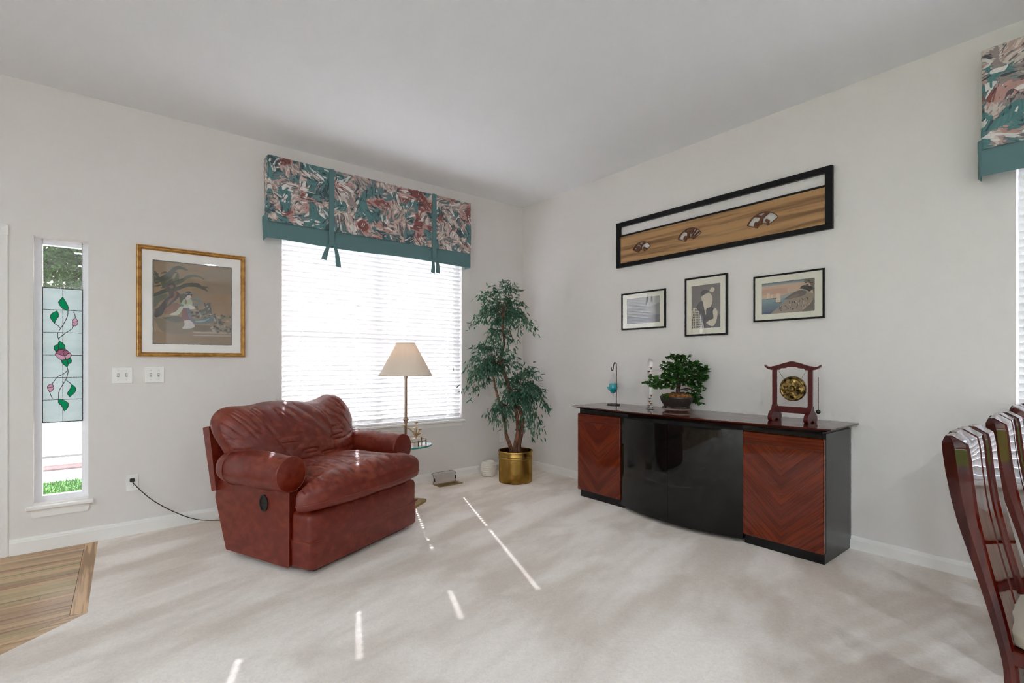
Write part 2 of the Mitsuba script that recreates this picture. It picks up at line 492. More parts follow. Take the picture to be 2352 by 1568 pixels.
# floor: carpet with an entry of oak strips
WZ = -0.018
ENTRY = Polygon([(-3.861, 0.0), (-3.881, -1.264), (-5.6, -2.735), (-5.6, -3.4), (XW, -3.4), (XW, 0.0)])
ROOM = sbox(XW, YB, 0, 0)
CARPETP = ROOM.difference(ENTRY)
VENT = sbox(-1.300, -0.285, -1.030, -0.165)


def carpet_mesh():
    # the pile dips slightly towards the entry
    ms = []
    cuts = [0, -2.9, -3.1, -3.3, -3.5, -3.7, XW]
    f = lambda x: -0.016 * np.clip((-x - 2.9) / 0.8, 0, 1)
    for a, b in zip(cuts[1:], cuts[:-1]):
        m = extr(CARPETP.difference(VENT.buffer(-0.004)).intersection(sbox(a, YB, b, 0)), 1.0)
        v = m.vertices.copy()
        v[:, 2] = np.where(v[:, 2] > 0.5, f(v[:, 0]), -0.06)
        m.vertices = v
        ms.append(m)
    return cat(*ms)


scene['floor__carpet'] = mikit.ply(carpet_mesh(), CARPET)
tag('floor', 'pale beige carpet with an oak strip entry at the lower left', kind='structure')
tag('floor__carpet', 'pale beige cut pile carpet')
scene['floor__subfloor'] = mikit.ply(box(XW - TH, TH, YB - TH, TH, -0.14, -0.06), MULCH)

rng = random.Random(5)
border = [Polygon([(-3.861, -0.0), (-3.881, -1.264), (-3.947, -1.236), (-3.930, 0.0)]),
          Polygon([(-3.881, -1.264), (-5.6, -2.735), (-5.6, -2.635), (-3.947, -1.236)])]
for i, bp in enumerate(border):
    part('floor', 'border_board', extr(bp.buffer(-0.0007), 0.03, np.array(mat4(((1, 0, 0), (0, 1, 0), (0, 0, 1)), (0, 0, WZ - 0.03)))), PLANKY if i == 0 else PLANK[1])
inner = ENTRY.difference(unary_union(border).buffer(0.0005))
y = 0.0
row = 0
while y > -3.4:
    strip = sbox(-6.6, y - 0.058, -3.8, y)
    x = -3.8 - (0.35 * (row * 7 % 5) + 0.28 if row % 2 else 0.9 + 0.2 * (row % 3))
    xs = [-3.8, x]
    while x > -6.4:
        x -= rng.uniform(0.7, 1.3); xs.append(x)
    for b_, a_ in zip(xs[:-1], xs[1:]):
        g = strip.intersection(sbox(max(a_, -6.6), -9, b_, 1)).intersection(inner).buffer(-0.0006, join_style=2)
        for gg in getattr(g, 'geoms', [g]):
            if gg.is_empty or gg.area < 2e-4: continue
            part('floor', 'plank', extr(gg, 0.03, mat4(((1, 0, 0), (0, 1, 0), (0, 0, 1)), (0, 0, WZ - 0.03 - 0.0004 * (rng.random())))), PLANK[rng.randrange(4)])
    y -= 0.058
    row += 1

# baseboards
bb = Polygon([(0, -0.05), (0.014, -0.05), (0.014, 0.060), (0.011, 0.066), (0.011, 0.071), (0.007, 0.082), (0, 0.084)])


def bb_left(x0, x1):
    # profile (distance from the wall, z) along x
    return tr(extr(bb, x1 - x0), mat4(((0, -1, 0), (0, 0, 1), (1, 0, 0)), (x0, 0, 0)) @ np.diag([1, 1, 1, 1]))


def bb_right(y0, y1):
    return tr(extr(bb, y1 - y0), mat4(((-1, 0, 0), (0, 0, 1), (0, 1, 0)), (0, y0, 0)))


def fixm(m):
    if m.volume < 0: m.invert()
    return m


S('baseboard_left', fixm(bb_left(-4.297, -0.0)), TRIM, 'white baseboard under the tall window')
S('baseboard_right', fixm(bb_right(YB, -0.014)), TRIM, 'white baseboard behind the black cabinet')

# door with casing (its right edge is in view)
DC = Polygon([(0, 0), (0.018, 0), (0.018, 0.03), (0.014, 0.045), (0.010, 0.066), (0.006, 0.072), (0, 0.072)])
cas_v = tr(extr(DC, 2.13), mat4(((0, -1, 0), (1, 0, 0), (0, 0, 1)), (-4.372, 0, -0.03)))
cas_l = tr(extr(DC, 2.13), mat4(((0, -1, 0), (-1, 0, 0), (0, 0, 1)), (-5.298, 0, -0.03)))
cas_h = tr(extr(DC, 1.072), mat4(((0, -1, 0), (0, 0, 1), (1, 0, 0)), (-5.371, 0, 2.028)))
tag('door_1', 'white door casing at the left edge', kind='structure')
part('door_1', 'casing', fixm(cat(fixm(cas_v), fixm(cas_l), fixm(cas_h))), TRIM)
part('door_1', 'jamb', cat(box(-4.385, -4.372, 0, TH, -0.03, 2.02), box(-5.298, -5.285, 0, TH, -0.03, 2.02), box(-5.298, -4.372, 0, TH, 2.02, 2.033)), TRIM)
part('door_1', 'leaf', cat(cbox(-5.283, -4.387, 0.05, 0.095, -0.02, 2.016), *[cbox(a, a + 0.28, 0.040, 0.06, b, c) for a in (-5.17, -4.78) for b, c in ((0.15, 0.75), (0.95, 1.85))]), TRIM)

# ------------------------------------------------------------------ window_1: tall slim window
x0, x1, z0, z1 = SLIM
tag('window_1', 'tall slim white window with the stained glass panel', kind='structure')


def ring(u0, u1, v0, v1, w):
    return sbox(u0, v0, u1, v1).difference(sbox(u0 + w, v0 + w, u1 - w, v1 - w))


part('window_1', 'frame', extr(ring(x0, x1, z0, z1, 0.037), 0.055, FY(0.135)), VINYL)
part('window_1', 'muntin', cat(cbox(x0 + 0.037, x1 - 0.037, 0.094, 0.112, 0.570, 0.584, 0.002), cbox(x0 + 0.037, x1 - 0.037, 0.094, 0.112, 1.30, 1.314, 0.002)), VINYL)
part('window_1', 'pane', extr(sbox(x0 + 0.03, z0 + 0.03, x1 - 0.03, z1 - 0.03), 0.0005, FY(0.104)), PANE)
sill_p = lambda a, b, z, d: cat(cbox(a, b, -d, 0.10, z - 0.018, z, 0.005))
part('window_1', 'sill', cat(cbox(-4.222, -3.884, -0.045, 0.0, 0.258, 0.281, 0.006), box(x0, x1, 0.0, 0.09, 0.262, 0.285)), TRIM)
part('window_1', 'apron', extr(Polygon([(-4.20, 0.258), (-3.905, 0.258), (-3.915, 0.205), (-4.19, 0.205)]), 0.014, FY(0.0)), TRIM)

# stained glass panel hung in front of it -------------------------------------------
PNL = dict(x=-4.148, w=0.202, top=1.722, bot=0.816)


def c1(cx, cy): return ((cx - 125) * 0.0002625, -(cy - 160) * 0.000348)
def c2(cx, cy): return ((cx - 140) * 0.0002655, -(cy + 1237 - 160) * 0.000348)


def spl(f, pts, n=6, close=False):
    q = [f(*p) for p in pts]
    if close: q = q + [q[0]]
    return [tuple(v) for v in smooth_path(q, n)]


Wp, Hp = PNL['w'], PNL['top'] - PNL['bot']
leafs = [Polygon(spl(c1, [(508, 325), (445, 400), (430, 450), (500, 545), (608, 588)], 6) + spl(c1, [(608, 588), (616, 520), (575, 430), (508, 325)], 6)),
         Polygon(spl(c1, [(400, 596), (300, 660), (272, 735), (350, 850)], 6) + spl(c1, [(350, 850), (385, 770), (432, 690), (400, 596)], 6)),
         Polygon(spl(c1, [(440, 1180), (420, 1250), (440, 1345), (555, 1345)], 6) + spl(c1, [(555, 1345), (540, 1260), (440, 1180)], 6)),
         Polygon(spl(c1, [(420, 1245), (345, 1290), (350, 1360), (400, 1392), (440, 1345)], 6)),
         Polygon(spl(c2, [(490, 325), (520, 395), (605, 465)], 6) + spl(c2, [(605, 465), (625, 400), (600, 310)], 6)),
         Polygon(spl(c2, [(600, 310), (660, 285), (685, 330), (672, 380), (620, 400)], 6)),
         Polygon(spl(c2, [(690, 795), (765, 870), (750, 960), (650, 1050)], 6) + spl(c2, [(650, 1050), (608, 975), (660, 890), (690, 795)], 6)),
         Polygon(spl(c2, [(440, 1075), (540, 1110), (622, 1170), (610, 1260), (548, 1325)], 6) + spl(c2, [(548, 1325), (500, 1220), (440, 1160), (440, 1075)], 6))]
rose = [Polygon(spl(c2, [(385, 190), (420, 130), (470, 105), (555, 108), (610, 140), (640, 175), (560, 245)], 5) + spl(c2, [(560, 245), (460, 215), (385, 190)], 5)),
        Polygon(spl(c2, [(385, 190), (378, 215), (430, 280), (500, 322), (575, 305), (560, 245)], 5) + spl(c2, [(560, 245), (460, 215), (385, 190)], 5)),
        Polygon(spl(c2, [(560, 245), (575, 305), (650, 280), (683, 225), (640, 175), (560, 245)], 5))]
buds = [Polygon(spl(c1, [(752, 715), (700, 780), (692, 850), (725, 885), (775, 870), (806, 800), (752, 715)], 5)),
        Polygon(spl(c2, [(318, 780), (250, 810), (232, 855), (270, 938), (320, 915), (350, 850), (318, 780)], 5))]
leafs, rose, buds = ([p.buffer(0.0004).buffer(-0.0004) for p in L_] for L_ in (leafs, rose, buds))
stems = [spl(c1, [(608, 588), (600, 690), (525, 850), (430, 1000)]), spl(c1, [(350, 850), (420, 890), (460, 935)]), spl(c1, [(715, 600), (745, 660), (752, 715)]),
         spl(c1, [(715, 885), (690, 940), (580, 1015), (440, 1130), (440, 1180)]), spl(c1, [(410, 1020), (415, 1110), (440, 1160)]),
         spl(c2, [(605, 465), (620, 560), (580, 700), (520, 800), (450, 930), (440, 1075)]), spl(c2, [(610, 530), (520, 600), (420, 650), (320, 780)]),
         spl(c2, [(575, 710), (640, 760), (690, 795)]), spl(c2, [(270, 938), (300, 1020), (325, 1065)])]
hz = [-(z_) for z_ in (1.722 - 1.575, 1.722 - 1.422, 1.722 - 1.269, 1.722 - 1.117, 1.722 - 0.967)]
shapes = unary_union(leafs + rose + buds)
grid = [LineString([(0, v), (Wp, v)]).difference(shapes) for v in hz] + [LineString([(Wp / 2, 0), (Wp / 2, -Hp)]).difference(shapes)]
budline = [LineString([c1(700, 815), c1(795, 790)]), LineString([c2(240, 855), c2(345, 840)]),
           LineString(spl(c2, [(520, 150), (540, 220), (560, 245)])), LineString(spl(c2, [(525, 160), (560, 130), (610, 150)]))]
rect = sbox(0, -Hp, Wp, 0)
linework = [LineString(s_) for s_ in stems]
linework = [l.intersection(rect) for l in linework] + grid + budline
edges = unary_union([g.boundary for g in leafs + rose + buds] + linework + [rect.boundary])
SGP = thing('stained_glass_panel', 'leaded stained glass panel with green leaves and pink rose hung in the slim window', 'stained glass')
SY = 0.066
nglass = 0
for pc in polygonize(edges):
    g = pc.buffer(-0.0006)
    if g.is_empty or g.area < 1.5e-5: continue
    c = pc.representative_point()
    mt, lb = OPAL, None
    if any(l.contains(c) for l in leafs): mt, lb = GREENG, 'green glass leaf'
    elif rose[0].contains(c): mt, lb = MAUVEG, 'mauve glass petal'
    elif any(l.contains(c) for l in rose[1:] + buds): mt, lb = PINKG, 'pink glass petal'
    nm = {OPAL: 'opal_pane', GREENG: 'leaf', PINKG: 'petal', MAUVEG: 'petal'}[mt]
    for gg in getattr(g, 'geoms', [g]):
        if gg.geom_type == 'Polygon' and gg.area > 1e-5:
            gs = gg.simplify(0.0003)
            v, f = trimesh.creation.triangulate_polygon(gs, engine='earcut')
            m = trimesh.Trimesh(np.hstack([v, np.zeros((len(v), 1))]), f, process=False)
            part(SGP, nm, tr(m, FA(PNL['x'], PNL['top'], SY)), mt, label=lb)
came = [tube([(a[0], a[1], 0) for a in s_], 0.0019, 6) for s_ in stems]
for l in grid + budline + [g.exterior for g in leafs + rose + buds]:
    for g in getattr(l, 'geoms', [l]):
        if not g.is_empty and g.length > 0.004:
            cc = [(a[0], a[1], 0) for a in g.simplify(0.0002).coords]
            came.append(tube(cc, 0.0017, 6))
came.append(tube([(0, 0, 0), (Wp, 0, 0)], 0.0028, 6)); came.append(tube([(0, -Hp, 0), (Wp, -Hp, 0)], 0.0026, 6))
came.append(tube([(0, 0.006, 0), (0, -Hp - 0.002, 0)], 0.0028, 6)); came.append(tube([(Wp, 0.006, 0), (Wp, -Hp - 0.002, 0)], 0.0028, 6))
part(SGP, 'lead_came', tr(cat(*came), FA(PNL['x'], PNL['top'], SY)), LEAD, smooth=40, label='dark lead came')
for xx in (PNL['x'] - 0.001, PNL['x'] + Wp - 0.001):
    links = []
    z = PNL['top'] + 0.004
    k = 0
    while z < SLIM[3]:
        a = np.linspace(0, 2 * PI, 8, endpoint=False)
        pts = [(xx + (0.0022 * math.cos(t) if k % 2 else 0), SY + (0 if k % 2 else 0.0022 * math.cos(t)), z + 0.004 + 0.0045 * math.sin(t)) for t in a]
        links.append(tube(pts, 0.0008, 4, closed=True))
        z += 0.0075; k += 1
    part(SGP, 'chain', cat(*links), LEAD, label='thin chain', kind='stuff')

# ------------------------------------------------------------------ blinds, windows, valances
def slat_mesh(length, holes, width=0.050):
    """slat along u, width along v, slightly crowned, with round cord holes"""
    p = sbox(0, -width / 2, length, width / 2)
    for h in holes:
        p = p.difference(affinity.scale(Point(h, 0).buffer(0.0090, 6), 0.85, 1.10))
    xs = [0, length]
    p = p.buffer(0)
    strips = []
    for v0, v1 in ((-width / 2, -0.012), (-0.012, 0.012), (0.012, width / 2)):
        g = p.intersection(sbox(-1, v0, length + 1, v1))
        v, f = trimesh.creation.triangulate_polygon(g, engine='earcut')
        z = 0.0022 * (1 - (np.abs(v[:, 1]) / (width / 2)) ** 2)
        strips.append(trimesh.Trimesh(np.c_[v, z], f, process=False))
    return cat(*strips)


def blind(name, label, length, M0, zb, zt, holes, tilt, seed):
    """M0: frame whose u runs along the window, v up, w towards the room"""
    t = thing(name, label, 'window blind')
    r_ = random.Random(seed)
    pitch = 0.0430
    n = int((zt - zb - 0.055) / pitch)
    for i in range(n):
        a = tilt + math.radians(r_.uniform(-1.5, 1.5))
        z = zb + 0.045 + i * pitch
        # local slat frame: u along, v from outside-low to inside-high
        R = mat4(((1, 0, 0), (0, math.sin(a), math.cos(a)), (0, math.cos(a), -math.sin(a))), (0, z, 0))
        k = part(t, 'slat', tr(SL[(length, tuple(holes))], M0 @ R), SLAT, smooth=True)
        part(k, 'edge', tr(cbox(0.001, length - 0.001, 0.0194, 0.0258, -0.0012, 0.0022, 0.0008), M0 @ R @ np.diag([1, -1, 1, 1])), VINYL)  # opaque bead, sized so a shade line shows between slats
    part(t, 'bottom_rail', tr(cbox(0, length, zb + 0.002, zb + 0.020, -0.024, 0.024, 0.004), M0), VINYL)
    part(t, 'headrail', tr(cbox(0, length, zt - 0.055, zt, -0.026, 0.026, 0.003), M0), VINYL)
    for h in holes:
        for w in (-0.027, 0.027):
            part(t, 'ladder_cord', tr(tube([(h + 0.012, zb + 0.01, w), (h + 0.012, zt - 0.03, w)], 0.0009, 5), M0), CORD)
    pc = length - 0.10
    part(t, 'lift_cord', tr(tube([(pc, zt - 0.05, 0.031), (pc, 1.16, 0.033)], 0.0011, 5), M0), CORD)
    part(t, 'cord_tassel', tr(tube([(pc, 1.165, 0.033), (pc, 1.155, 0.033), (pc, 1.125, 0.033)], [0.002, 0.004, 0.0055], 8), M0), colour('tassel', lin(150, 140, 130)), smooth=40)
    return t


SL = {}


def make_window(idx, label, u0, u1, z0, z1, fr):
    """fr(u,z,depth): frame matrix; depth positive to the outside"""
    k = f'window_{idx}'
    tag(k, label, kind='structure')
    w = 0.045
    Mx = fr(0, 0, 0.135)
    part(k, 'frame', tr(extr(ring(u0, u1, z0, z1, w), 0.05), Mx), VINYL)
    zc = (z0 + z1) / 2 - 0.03
    part(k, 'meeting_rail', tr(cbox(u0 + w, u1 - w, zc - 0.02, zc + 0.02, 0.005, 0.04), Mx), VINYL)
    part(k, 'mullion', tr(cbox((u0 + u1) / 2 - 0.03, (u0 + u1) / 2 + 0.03, z0 + w, z1 - w, 0.0, 0.045), Mx), VINYL)
    part(k, 'pane', tr(extr(sbox(u0 + w - 0.005, z0 + w - 0.005, u1 - w + 0.005, z1 - w + 0.005), 0.0005), fr(0, 0, 0.12)), PANE)
    return k


frA = lambda u, z, d: FA(u, z, d)
frB = lambda u, z, d: FB(u, z, d)      # u is measured from y=0 towards -y
W2 = make_window(2, 'big white window behind the lowered blind', BIG[0], BIG[1], BIG[2], BIG[3], frA)
part(W2, 'sill', cat(cbox(-2.705, -0.838, -0.048, 0.0, 0.588, 0.612, 0.007), box(BIG[0], BIG[1], 0, 0.09, 0.585, 0.612)), TRIM)
part(W2, 'apron', extr(Polygon([(-2.69, 0.588), (-0.855, 0.588), (-0.868, 0.548), (-2.677, 0.548)]), 0.016, FY(0.0)), TRIM)
W3 = make_window(3, 'white window on the right wall behind its blind', -RWIN[1], -RWIN[0], RWIN[2], RWIN[3], frB)
part(W3, 'sill', cat(cbox(-0.048, 0.0, RWIN[0] - 0.02, RWIN[1] + 0.02, 0.588, 0.612, 0.007), box(0, 0.09, RWIN[0], RWIN[1], 0.585, 0.612)), TRIM)

TILT = math.radians(57)
LA = BIG[1] - BIG[0] - 0.018
LB = RWIN[1] - RWIN[0] - 0.018
hA = [0.085 + LA / 2 - 0.775 - 0.06 + 0.0, 0, 0, 0]
hA = [(-2.540 + 0.020) - (BIG[0] + 0.009), (-2.030 + 0.020) - (BIG[0] + 0.009), (-1.530 + 0.02) - (BIG[0] + 0.009), (-1.040 + 0.02) - (BIG[0] + 0.009)]
hB = [0.15, 0.15 + (LB - 0.3) / 3, 0.15 + 2 * (LB - 0.3) / 3, LB - 0.15]
SL[(LA, tuple(hA))] = slat_mesh(LA, hA)
SL[(LB, tuple(hB))] = slat_mesh(LB, hB)
blind('window_blind', 'white slatted blind lowered over the big window behind the armchair', LA, FA(BIG[0] + 0.009, 0, 0.034), 0.612, 2.39, hA, TILT, 1)
blind('window_blind', 'white slatted blind at the right edge above the dining chairs', LB, FB(RWIN[1] - 0.009, 0, 0.034), 0.612, 2.39, hB, TILT, 2)


def ribbon(path, z0f, z1f, th=0.004, nz=10, wav=0.0, seed=0):
    """vertical cloth sheet along a plan path with thickness; z0f/z1f bottom/top"""
    P = np.asarray(path, float)
    t = np.gradient(P, axis=0); t /= np.linalg.norm(t, axis=1, keepdims=True)
    nrm = np.c_[t[:, 1], -t[:, 0]]
    d = np.r_[0, np.cumsum(np.linalg.norm(np.diff(P, axis=0), axis=1))]
    V, F = [], []
    n = len(P)
    for side in (0, 1):
        for k in range(nz + 1):
            f = k / nz
            z = z0f(d) * (1 - f) + z1f(d) * f
            off = (th if side else 0) + wav * (meshkit.noise(np.c_[d * 7, z * 5, d * 0 + seed]) - 0.5)
            V.append(np.c_[P + nrm * off[:, None] if np.ndim(off) else P + nrm * off, z])
    V = np.vstack(V)
    g = lambda s, k, i: s * (nz + 1) * n + k * n + i
    for k in range(nz):
        for i in range(n - 1):
            F += [(g(1, k, i), g(1, k, i + 1), g(1, k + 1, i + 1)), (g(1, k, i), g(1, k + 1, i + 1), g(1, k + 1, i)),
                  (g(0, k, i), g(0, k + 1, i + 1), g(0, k, i + 1)), (g(0, k, i), g(0, k + 1, i), g(0, k + 1, i + 1))]
    for k in (0, nz):
        for i in range(n - 1):
            a, b, c, d_ = g(0, k, i), g(0, k, i + 1), g(1, k, i + 1), g(1, k, i)
            F += [(a, b, c), (a, c, d_)] if k == 0 else [(a, c, b), (a, d_, c)]
    for i in (0, n - 1):
        for k in range(nz):
            a, b, c, d_ = g(0, k, i), g(1, k, i), g(1, k + 1, i), g(0, k + 1, i)
            F += [(a, b, c), (a, c, d_)] if i == 0 else [(a, c, b), (a, d_, c)]
    return trimesh.Trimesh(V, F, process=False)


def plan(u0, u1, dep, n=60, flare=0.0):
    """plan path in (u, w): wall -> front -> wall, w negative is into the room (u,w)->"""
    pts = [(u0, 0.0)]
    pts += [(u0 - flare, -dep * 0.5), (u0, -dep + 0.015), (u0 + 0.004, -dep + 0.004), (u0 + 0.015, -dep)]
    pts += [(u0 + 0.015 + (u1 - u0 - 0.03) * i / n, -dep) for i in range(1, n)]
    pts += [(u1 - 0.015, -dep), (u1 - 0.004, -dep + 0.004), (u1, -dep + 0.015), (u1 + flare, -dep * 0.5), (u1, 0.0)]
    return pts


def valance(label, Mw, u0, u1, straps, seed):
    """Mw maps (u, w, z): w negative into the room"""
    t = thing('window_valance', label, 'valance')
    c = lambda v: (lambda d: np.full_like(d, v))
    part(t, 'fabric_panel', tr(ribbon(plan(u0, u1, 0.128), c(2.366), c(2.900), 0.005, 10, 0.012, seed), Mw), FABRIC, smooth=50)
    part(t, 'top_board', tr(box(u0 + 0.004, u1 - 0.004, -0.122, -0.001, 2.872, 2.888), Mw), TRIM)
    part(t, 'hem_band', tr(ribbon(plan(u0 - 0.012, u1 + 0.006, 0.118, flare=0.006), lambda d: 2.226 + 0.006 * np.sin(d * 5 + seed), c(2.42), 0.004, 8, 0.012, seed + 3), Mw), TEAL, smooth=50, label='plain teal hem band')
    for s, ((a, b), (c_, d_)) in straps:
        part(t, 'strap', tr(cbox(s - 0.023, s + 0.023, -0.142, -0.134, 2.235, 2.903, 0.001), Mw), TEAL, label='teal strap')
        for du, dz, w0, w1 in ((a, b, 0.012, 0.022), (c_, d_, 0.012, 0.024)):
            n = 8
            V = []
            for k in range(n + 1):
                f = k / n
                cu = s + math.copysign(0.018, du) * (1 - f) + du * f ** 0.8
                z = 2.245 + 0.01 * math.sin(f * 3) - dz * f
                hw = w0 * (1 - f) + w1 * f
                V += [(cu - hw, -0.140 - 0.012 * math.sin(f * 3.1), z), (cu + hw, -0.146 - 0.006 * math.sin(f * 3.1), z - 0.01 * f)]
            V = np.array(V)
            F = []
            for k in range(n):
                F += [(2 * k, 2 * k + 2, 2 * k + 1), (2 * k + 1, 2 * k + 2, 2 * k + 3)]
            V2 = np.vstack([V, V + np.array([0, -0.003, 0])])
            o = len(V)
            F2 = F + [(a_ + o, c2_ + o, b_ + o) for a_, b_, c2_ in F]
            for k in range(n):
                for e in (0, 1):
                    i, j = 2 * k + e, 2 * k + 2 + e
                    F2 += [(i, j, j + o), (i, j + o, i + o)]
            F2 += [(2 * n, 2 * n + 1, 2 * n + 1 + o), (2 * n, 2 * n + 1 + o, 2 * n + o), (0, 1, 1 + o), (0, 1 + o, o)]
            part(t, 'tie_tail', tr(trimesh.Trimesh(V2, F2, process=False), Mw), TEAL, smooth=40, label='loose teal tie end')
    return t


valance('teal and pink patterned valance with straps above the big window', np.eye(4), -2.800, -0.828,
        [(-2.296, ((-0.070, 0.135), (0.055, 0.185))), (-1.275, ((-0.022, 0.130), (0.036, 0.125)))], 1)
MwB = mat4(((0, -1, 0), (1, 0, 0), (0, 0, 1)), (0, 0, 0))    # u -> -y, w -> x
valance('teal and grey patterned valance at the top right corner', MwB, 3.995, 6.22, [(4.55, ((-0.05, 0.14), (0.04, 0.16))), (5.66, ((-0.05, 0.14), (0.04, 0.16)))], 2)

# added patio door out of view, lets fill daylight into the room
W5 = make_window(4, 'added glazed patio door out of view on the west wall, lets in fill daylight', ADDED_WIN[0], ADDED_WIN[1], ADDED_WIN[2], ADDED_WIN[3], lambda u, z, d: mat4(((0, 1, 0), (0, 0, 1), (1, 0, 0)), (XW - d, u, z)))

# recessed ceiling lights out of view, placed to light walls and carpet
for lx, ly in ((-2.36, -6.29), (-4.2, -6.29), (-6.2, -5.6), (-7.4, -3.6), (-7.4, -5.6), (-4.2, -7.7), (-5.4, -4.4)):
    t = thing('unseen_recessed_light', 'round recessed ceiling light out of view, placed to light the room', 'ceiling light', 'unseen recessed ceiling lights')
    part(t, 'trim_ring', lathe([(0.080, H - 0.001), (0.100, H - 0.001), (0.100, H - 0.006), (0.082, H - 0.012), (0.080, H - 0.001)], 32, (lx, ly, 0)), TRIM, smooth=40)
    k = numbered(t + '__lens')
    d = lathe([(0, H - 0.004), (0.08, H - 0.004)], 32, (lx, ly, 0))
    if d.face_normals[:, 2].mean() > 0: d.invert()
    scene[k] = mikit.ply(d, TRIM, emitter={'type': 'area', 'radiance': rgb((LAMP * 0.86, LAMP * 1.0, LAMP * 1.10))})

# ------------------------------------------------------------------ outside
S('ground', box(-60, 60, 0.16, 90, -0.40, -0.24), CONCRETE, 'pale sunlit paving outside')
S('ground', box(-60, 60, -60, YB - 0.16, -0.40, -0.24), CONCRETE, 'pale paving behind the house')
S('ground', box(-60, XW - 0.16, YB - 0.16, 0.16, -0.40, -0.24), GRASS, 'lawn beside the house')
S('ground', box(0.16, 60, YB - 0.16, 0.16, -0.40, -0.24), CONCRETE, 'paving beside the house')
S('unseen_porch_roof', box(-5.8, -2.95, 0.155, 2.8, 2.62, 2.74), STUCCO, 'unseen porch roof slab over the front door, shades the slim window')  # out of view, keeps direct sun off the slim window
rs = np.random.RandomState(3)


def chips(x0, x1, y0, y1, n, s, z):
    V, F = [], []
    for i in range(n):
        c = np.array([rs.uniform(x0, x1), rs.uniform(y0, y1), z + rs.uniform(0, s * 0.5)])
        v = rs.uniform(-1, 1, (4, 3)) * s
        V.append(c + v); o = 4 * i
        F += [(o, o + 1, o + 2), (o, o + 2, o + 3), (o, o + 3, o + 1), (o + 1, o + 3, o + 2)]
    return trimesh.Trimesh(np.vstack(V), F, process=False)


single('mulch_bed', cat(box(-7.5, -3.0, 0.16, 2.49, -0.24, -0.205), chips(-6, -3.05, 0.9, 2.44, 2600, 0.035, -0.20)), MULCH, 'bed of grey mulch just outside the slim window', 'mulch', kind='stuff')


def blades(x0, x1, y0, y1, n, h, z):
    b = np.c_[rs.uniform(x0, x1, n), rs.uniform(y0, y1, n), np.full(n, z)]
    a = rs.uniform(0, 2 * PI, n); w = 0.006
    d = np.c_[np.cos(a), np.sin(a), 0 * a] * w
    tip = b + np.c_[rs.uniform(-.02, .02, n), rs.uniform(-.02, .02, n), h * rs.uniform(.6, 1, n)]
    V = np.hstack([b - d, b + d, tip]).reshape(-1, 3)
    return trimesh.Trimesh(V, np.arange(3 * n).reshape(-1, 3), process=False)


single('lawn_strip', cat(box(-7.5, -3.0, 2.51, 3.6, -0.24, -0.215), blades(-6.5, -3.05, 2.55, 3.55, 6000, 0.05, -0.215)), GRASS, 'narrow strip of green lawn beyond the mulch', 'lawn', kind='stuff')
S('curb', cbox(-12, 8, 4.6, 4.75, -0.24, -0.17, 0.02), colour('curb', lin(176, 150, 146), 0.9), 'low pinkish curb across the paving')


def leaf_cloud(centers, radii, n, size, seed, aspect=0.42, droop=0.3):
    r = np.random.RandomState(seed)
    V, F = [], []
    for c, R, k in zip(centers, radii, n):
        u = r.normal(size=(k, 3)); u /= np.linalg.norm(u, axis=1, keepdims=True)
        p = np.array(c) + u * np.array(R) * (r.uniform(0.35, 1, (k, 1)) ** 0.5)
        d = u + r.normal(size=(k, 3)) * 0.8; d[:, 2] -= droop; d /= np.linalg.norm(d, axis=1, keepdims=True)
        s = np.cross(d, r.normal(size=(k, 3))); s /= np.linalg.norm(s, axis=1, keepdims=True)
        L = size * r.uniform(0.7, 1.2, (k, 1))
        o = sum(len(x) for x in V)
        q = np.stack([p, p + d * L * 0.5 + s * L * aspect / 2, p + d * L, p + d * L * 0.5 - s * L * aspect / 2], 1).reshape(-1, 3)
        V.append(q)
        i = np.arange(k)[:, None] * 4 + o
        F.append(np.hstack([i, i + 1, i + 2])); F.append(np.hstack([i, i + 2, i + 3]))
    return trimesh.Trimesh(np.vstack(V), np.vstack(F), process=False)


for tx, ty, tz, R, sd in ((-4.6, 19.0, 4.3, (3.4, 2.0, 2.6), 1), (-0.5, 24.0, 5.2, (3.6, 2.2, 3.2), 2), (-9.5, 24.5, 5.2, (3.6, 2.2, 3.2), 3)):
    t = thing('leafy_tree', ['leafy green tree seen through the top of the slim window', 'leafy tree behind the big window blind', 'leafy tree beyond the front door'][sd - 1], 'tree')
    part(t, 'trunk', tube([(tx, ty, -0.3), (tx + 0.1, ty, 1.5), (tx - 0.1, ty, 3.8)], [0.22, 0.18, 0.1], 10), BARKD, smooth=True)
    cs = [(tx, ty, tz)] + [(tx + rs.uniform(-.7, .7) * R[0], ty + rs.uniform(-.5, .5), tz + rs.uniform(-.6, .6) * R[2]) for _ in range(9)]
    part(t, 'foliage', leaf_cloud(cs, [np.array(R) * 0.8] + [np.array(R) * 0.42] * 9, [7000] + [2000] * 9, 0.17, sd, 0.5), LEAFM['tree'], kind='stuff')

# ------------------------------------------------------------------ gold framed painting on the left wall
FX0, FX1, FZ0, FZ1 = -3.650, -2.950, 1.262, 2.072
t = thing('framed_painting', 'square gold framed painting of a robed woman under palm leaves beside the slim window', 'painting')
prof_w = 0.038


def miter(u0, u1, v0, v1, prof):
    """frame moulding: prof list of (inset, height) swept round the rectangle; one mesh"""
    rings_ = []
    for a, h in prof:
        rings_.append([(u0 + a, v0 + a, h), (u1 - a, v0 + a, h), (u1 - a, v1 - a, h), (u0 + a, v1 - a, h)])
    V = np.array(rings_).reshape(-1, 3)
    F = []
    n = len(prof)
    for i in range(n):
        k = (i + 1) % n
        for j in range(4):
            l = (j + 1) % 4
            F += [(i * 4 + j, k * 4 + l, k * 4 + j), (i * 4 + j, i * 4 + l, k * 4 + l)]
    m = trimesh.Trimesh(V, F, process=False)
    if m.volume < 0: m.invert()
    return m


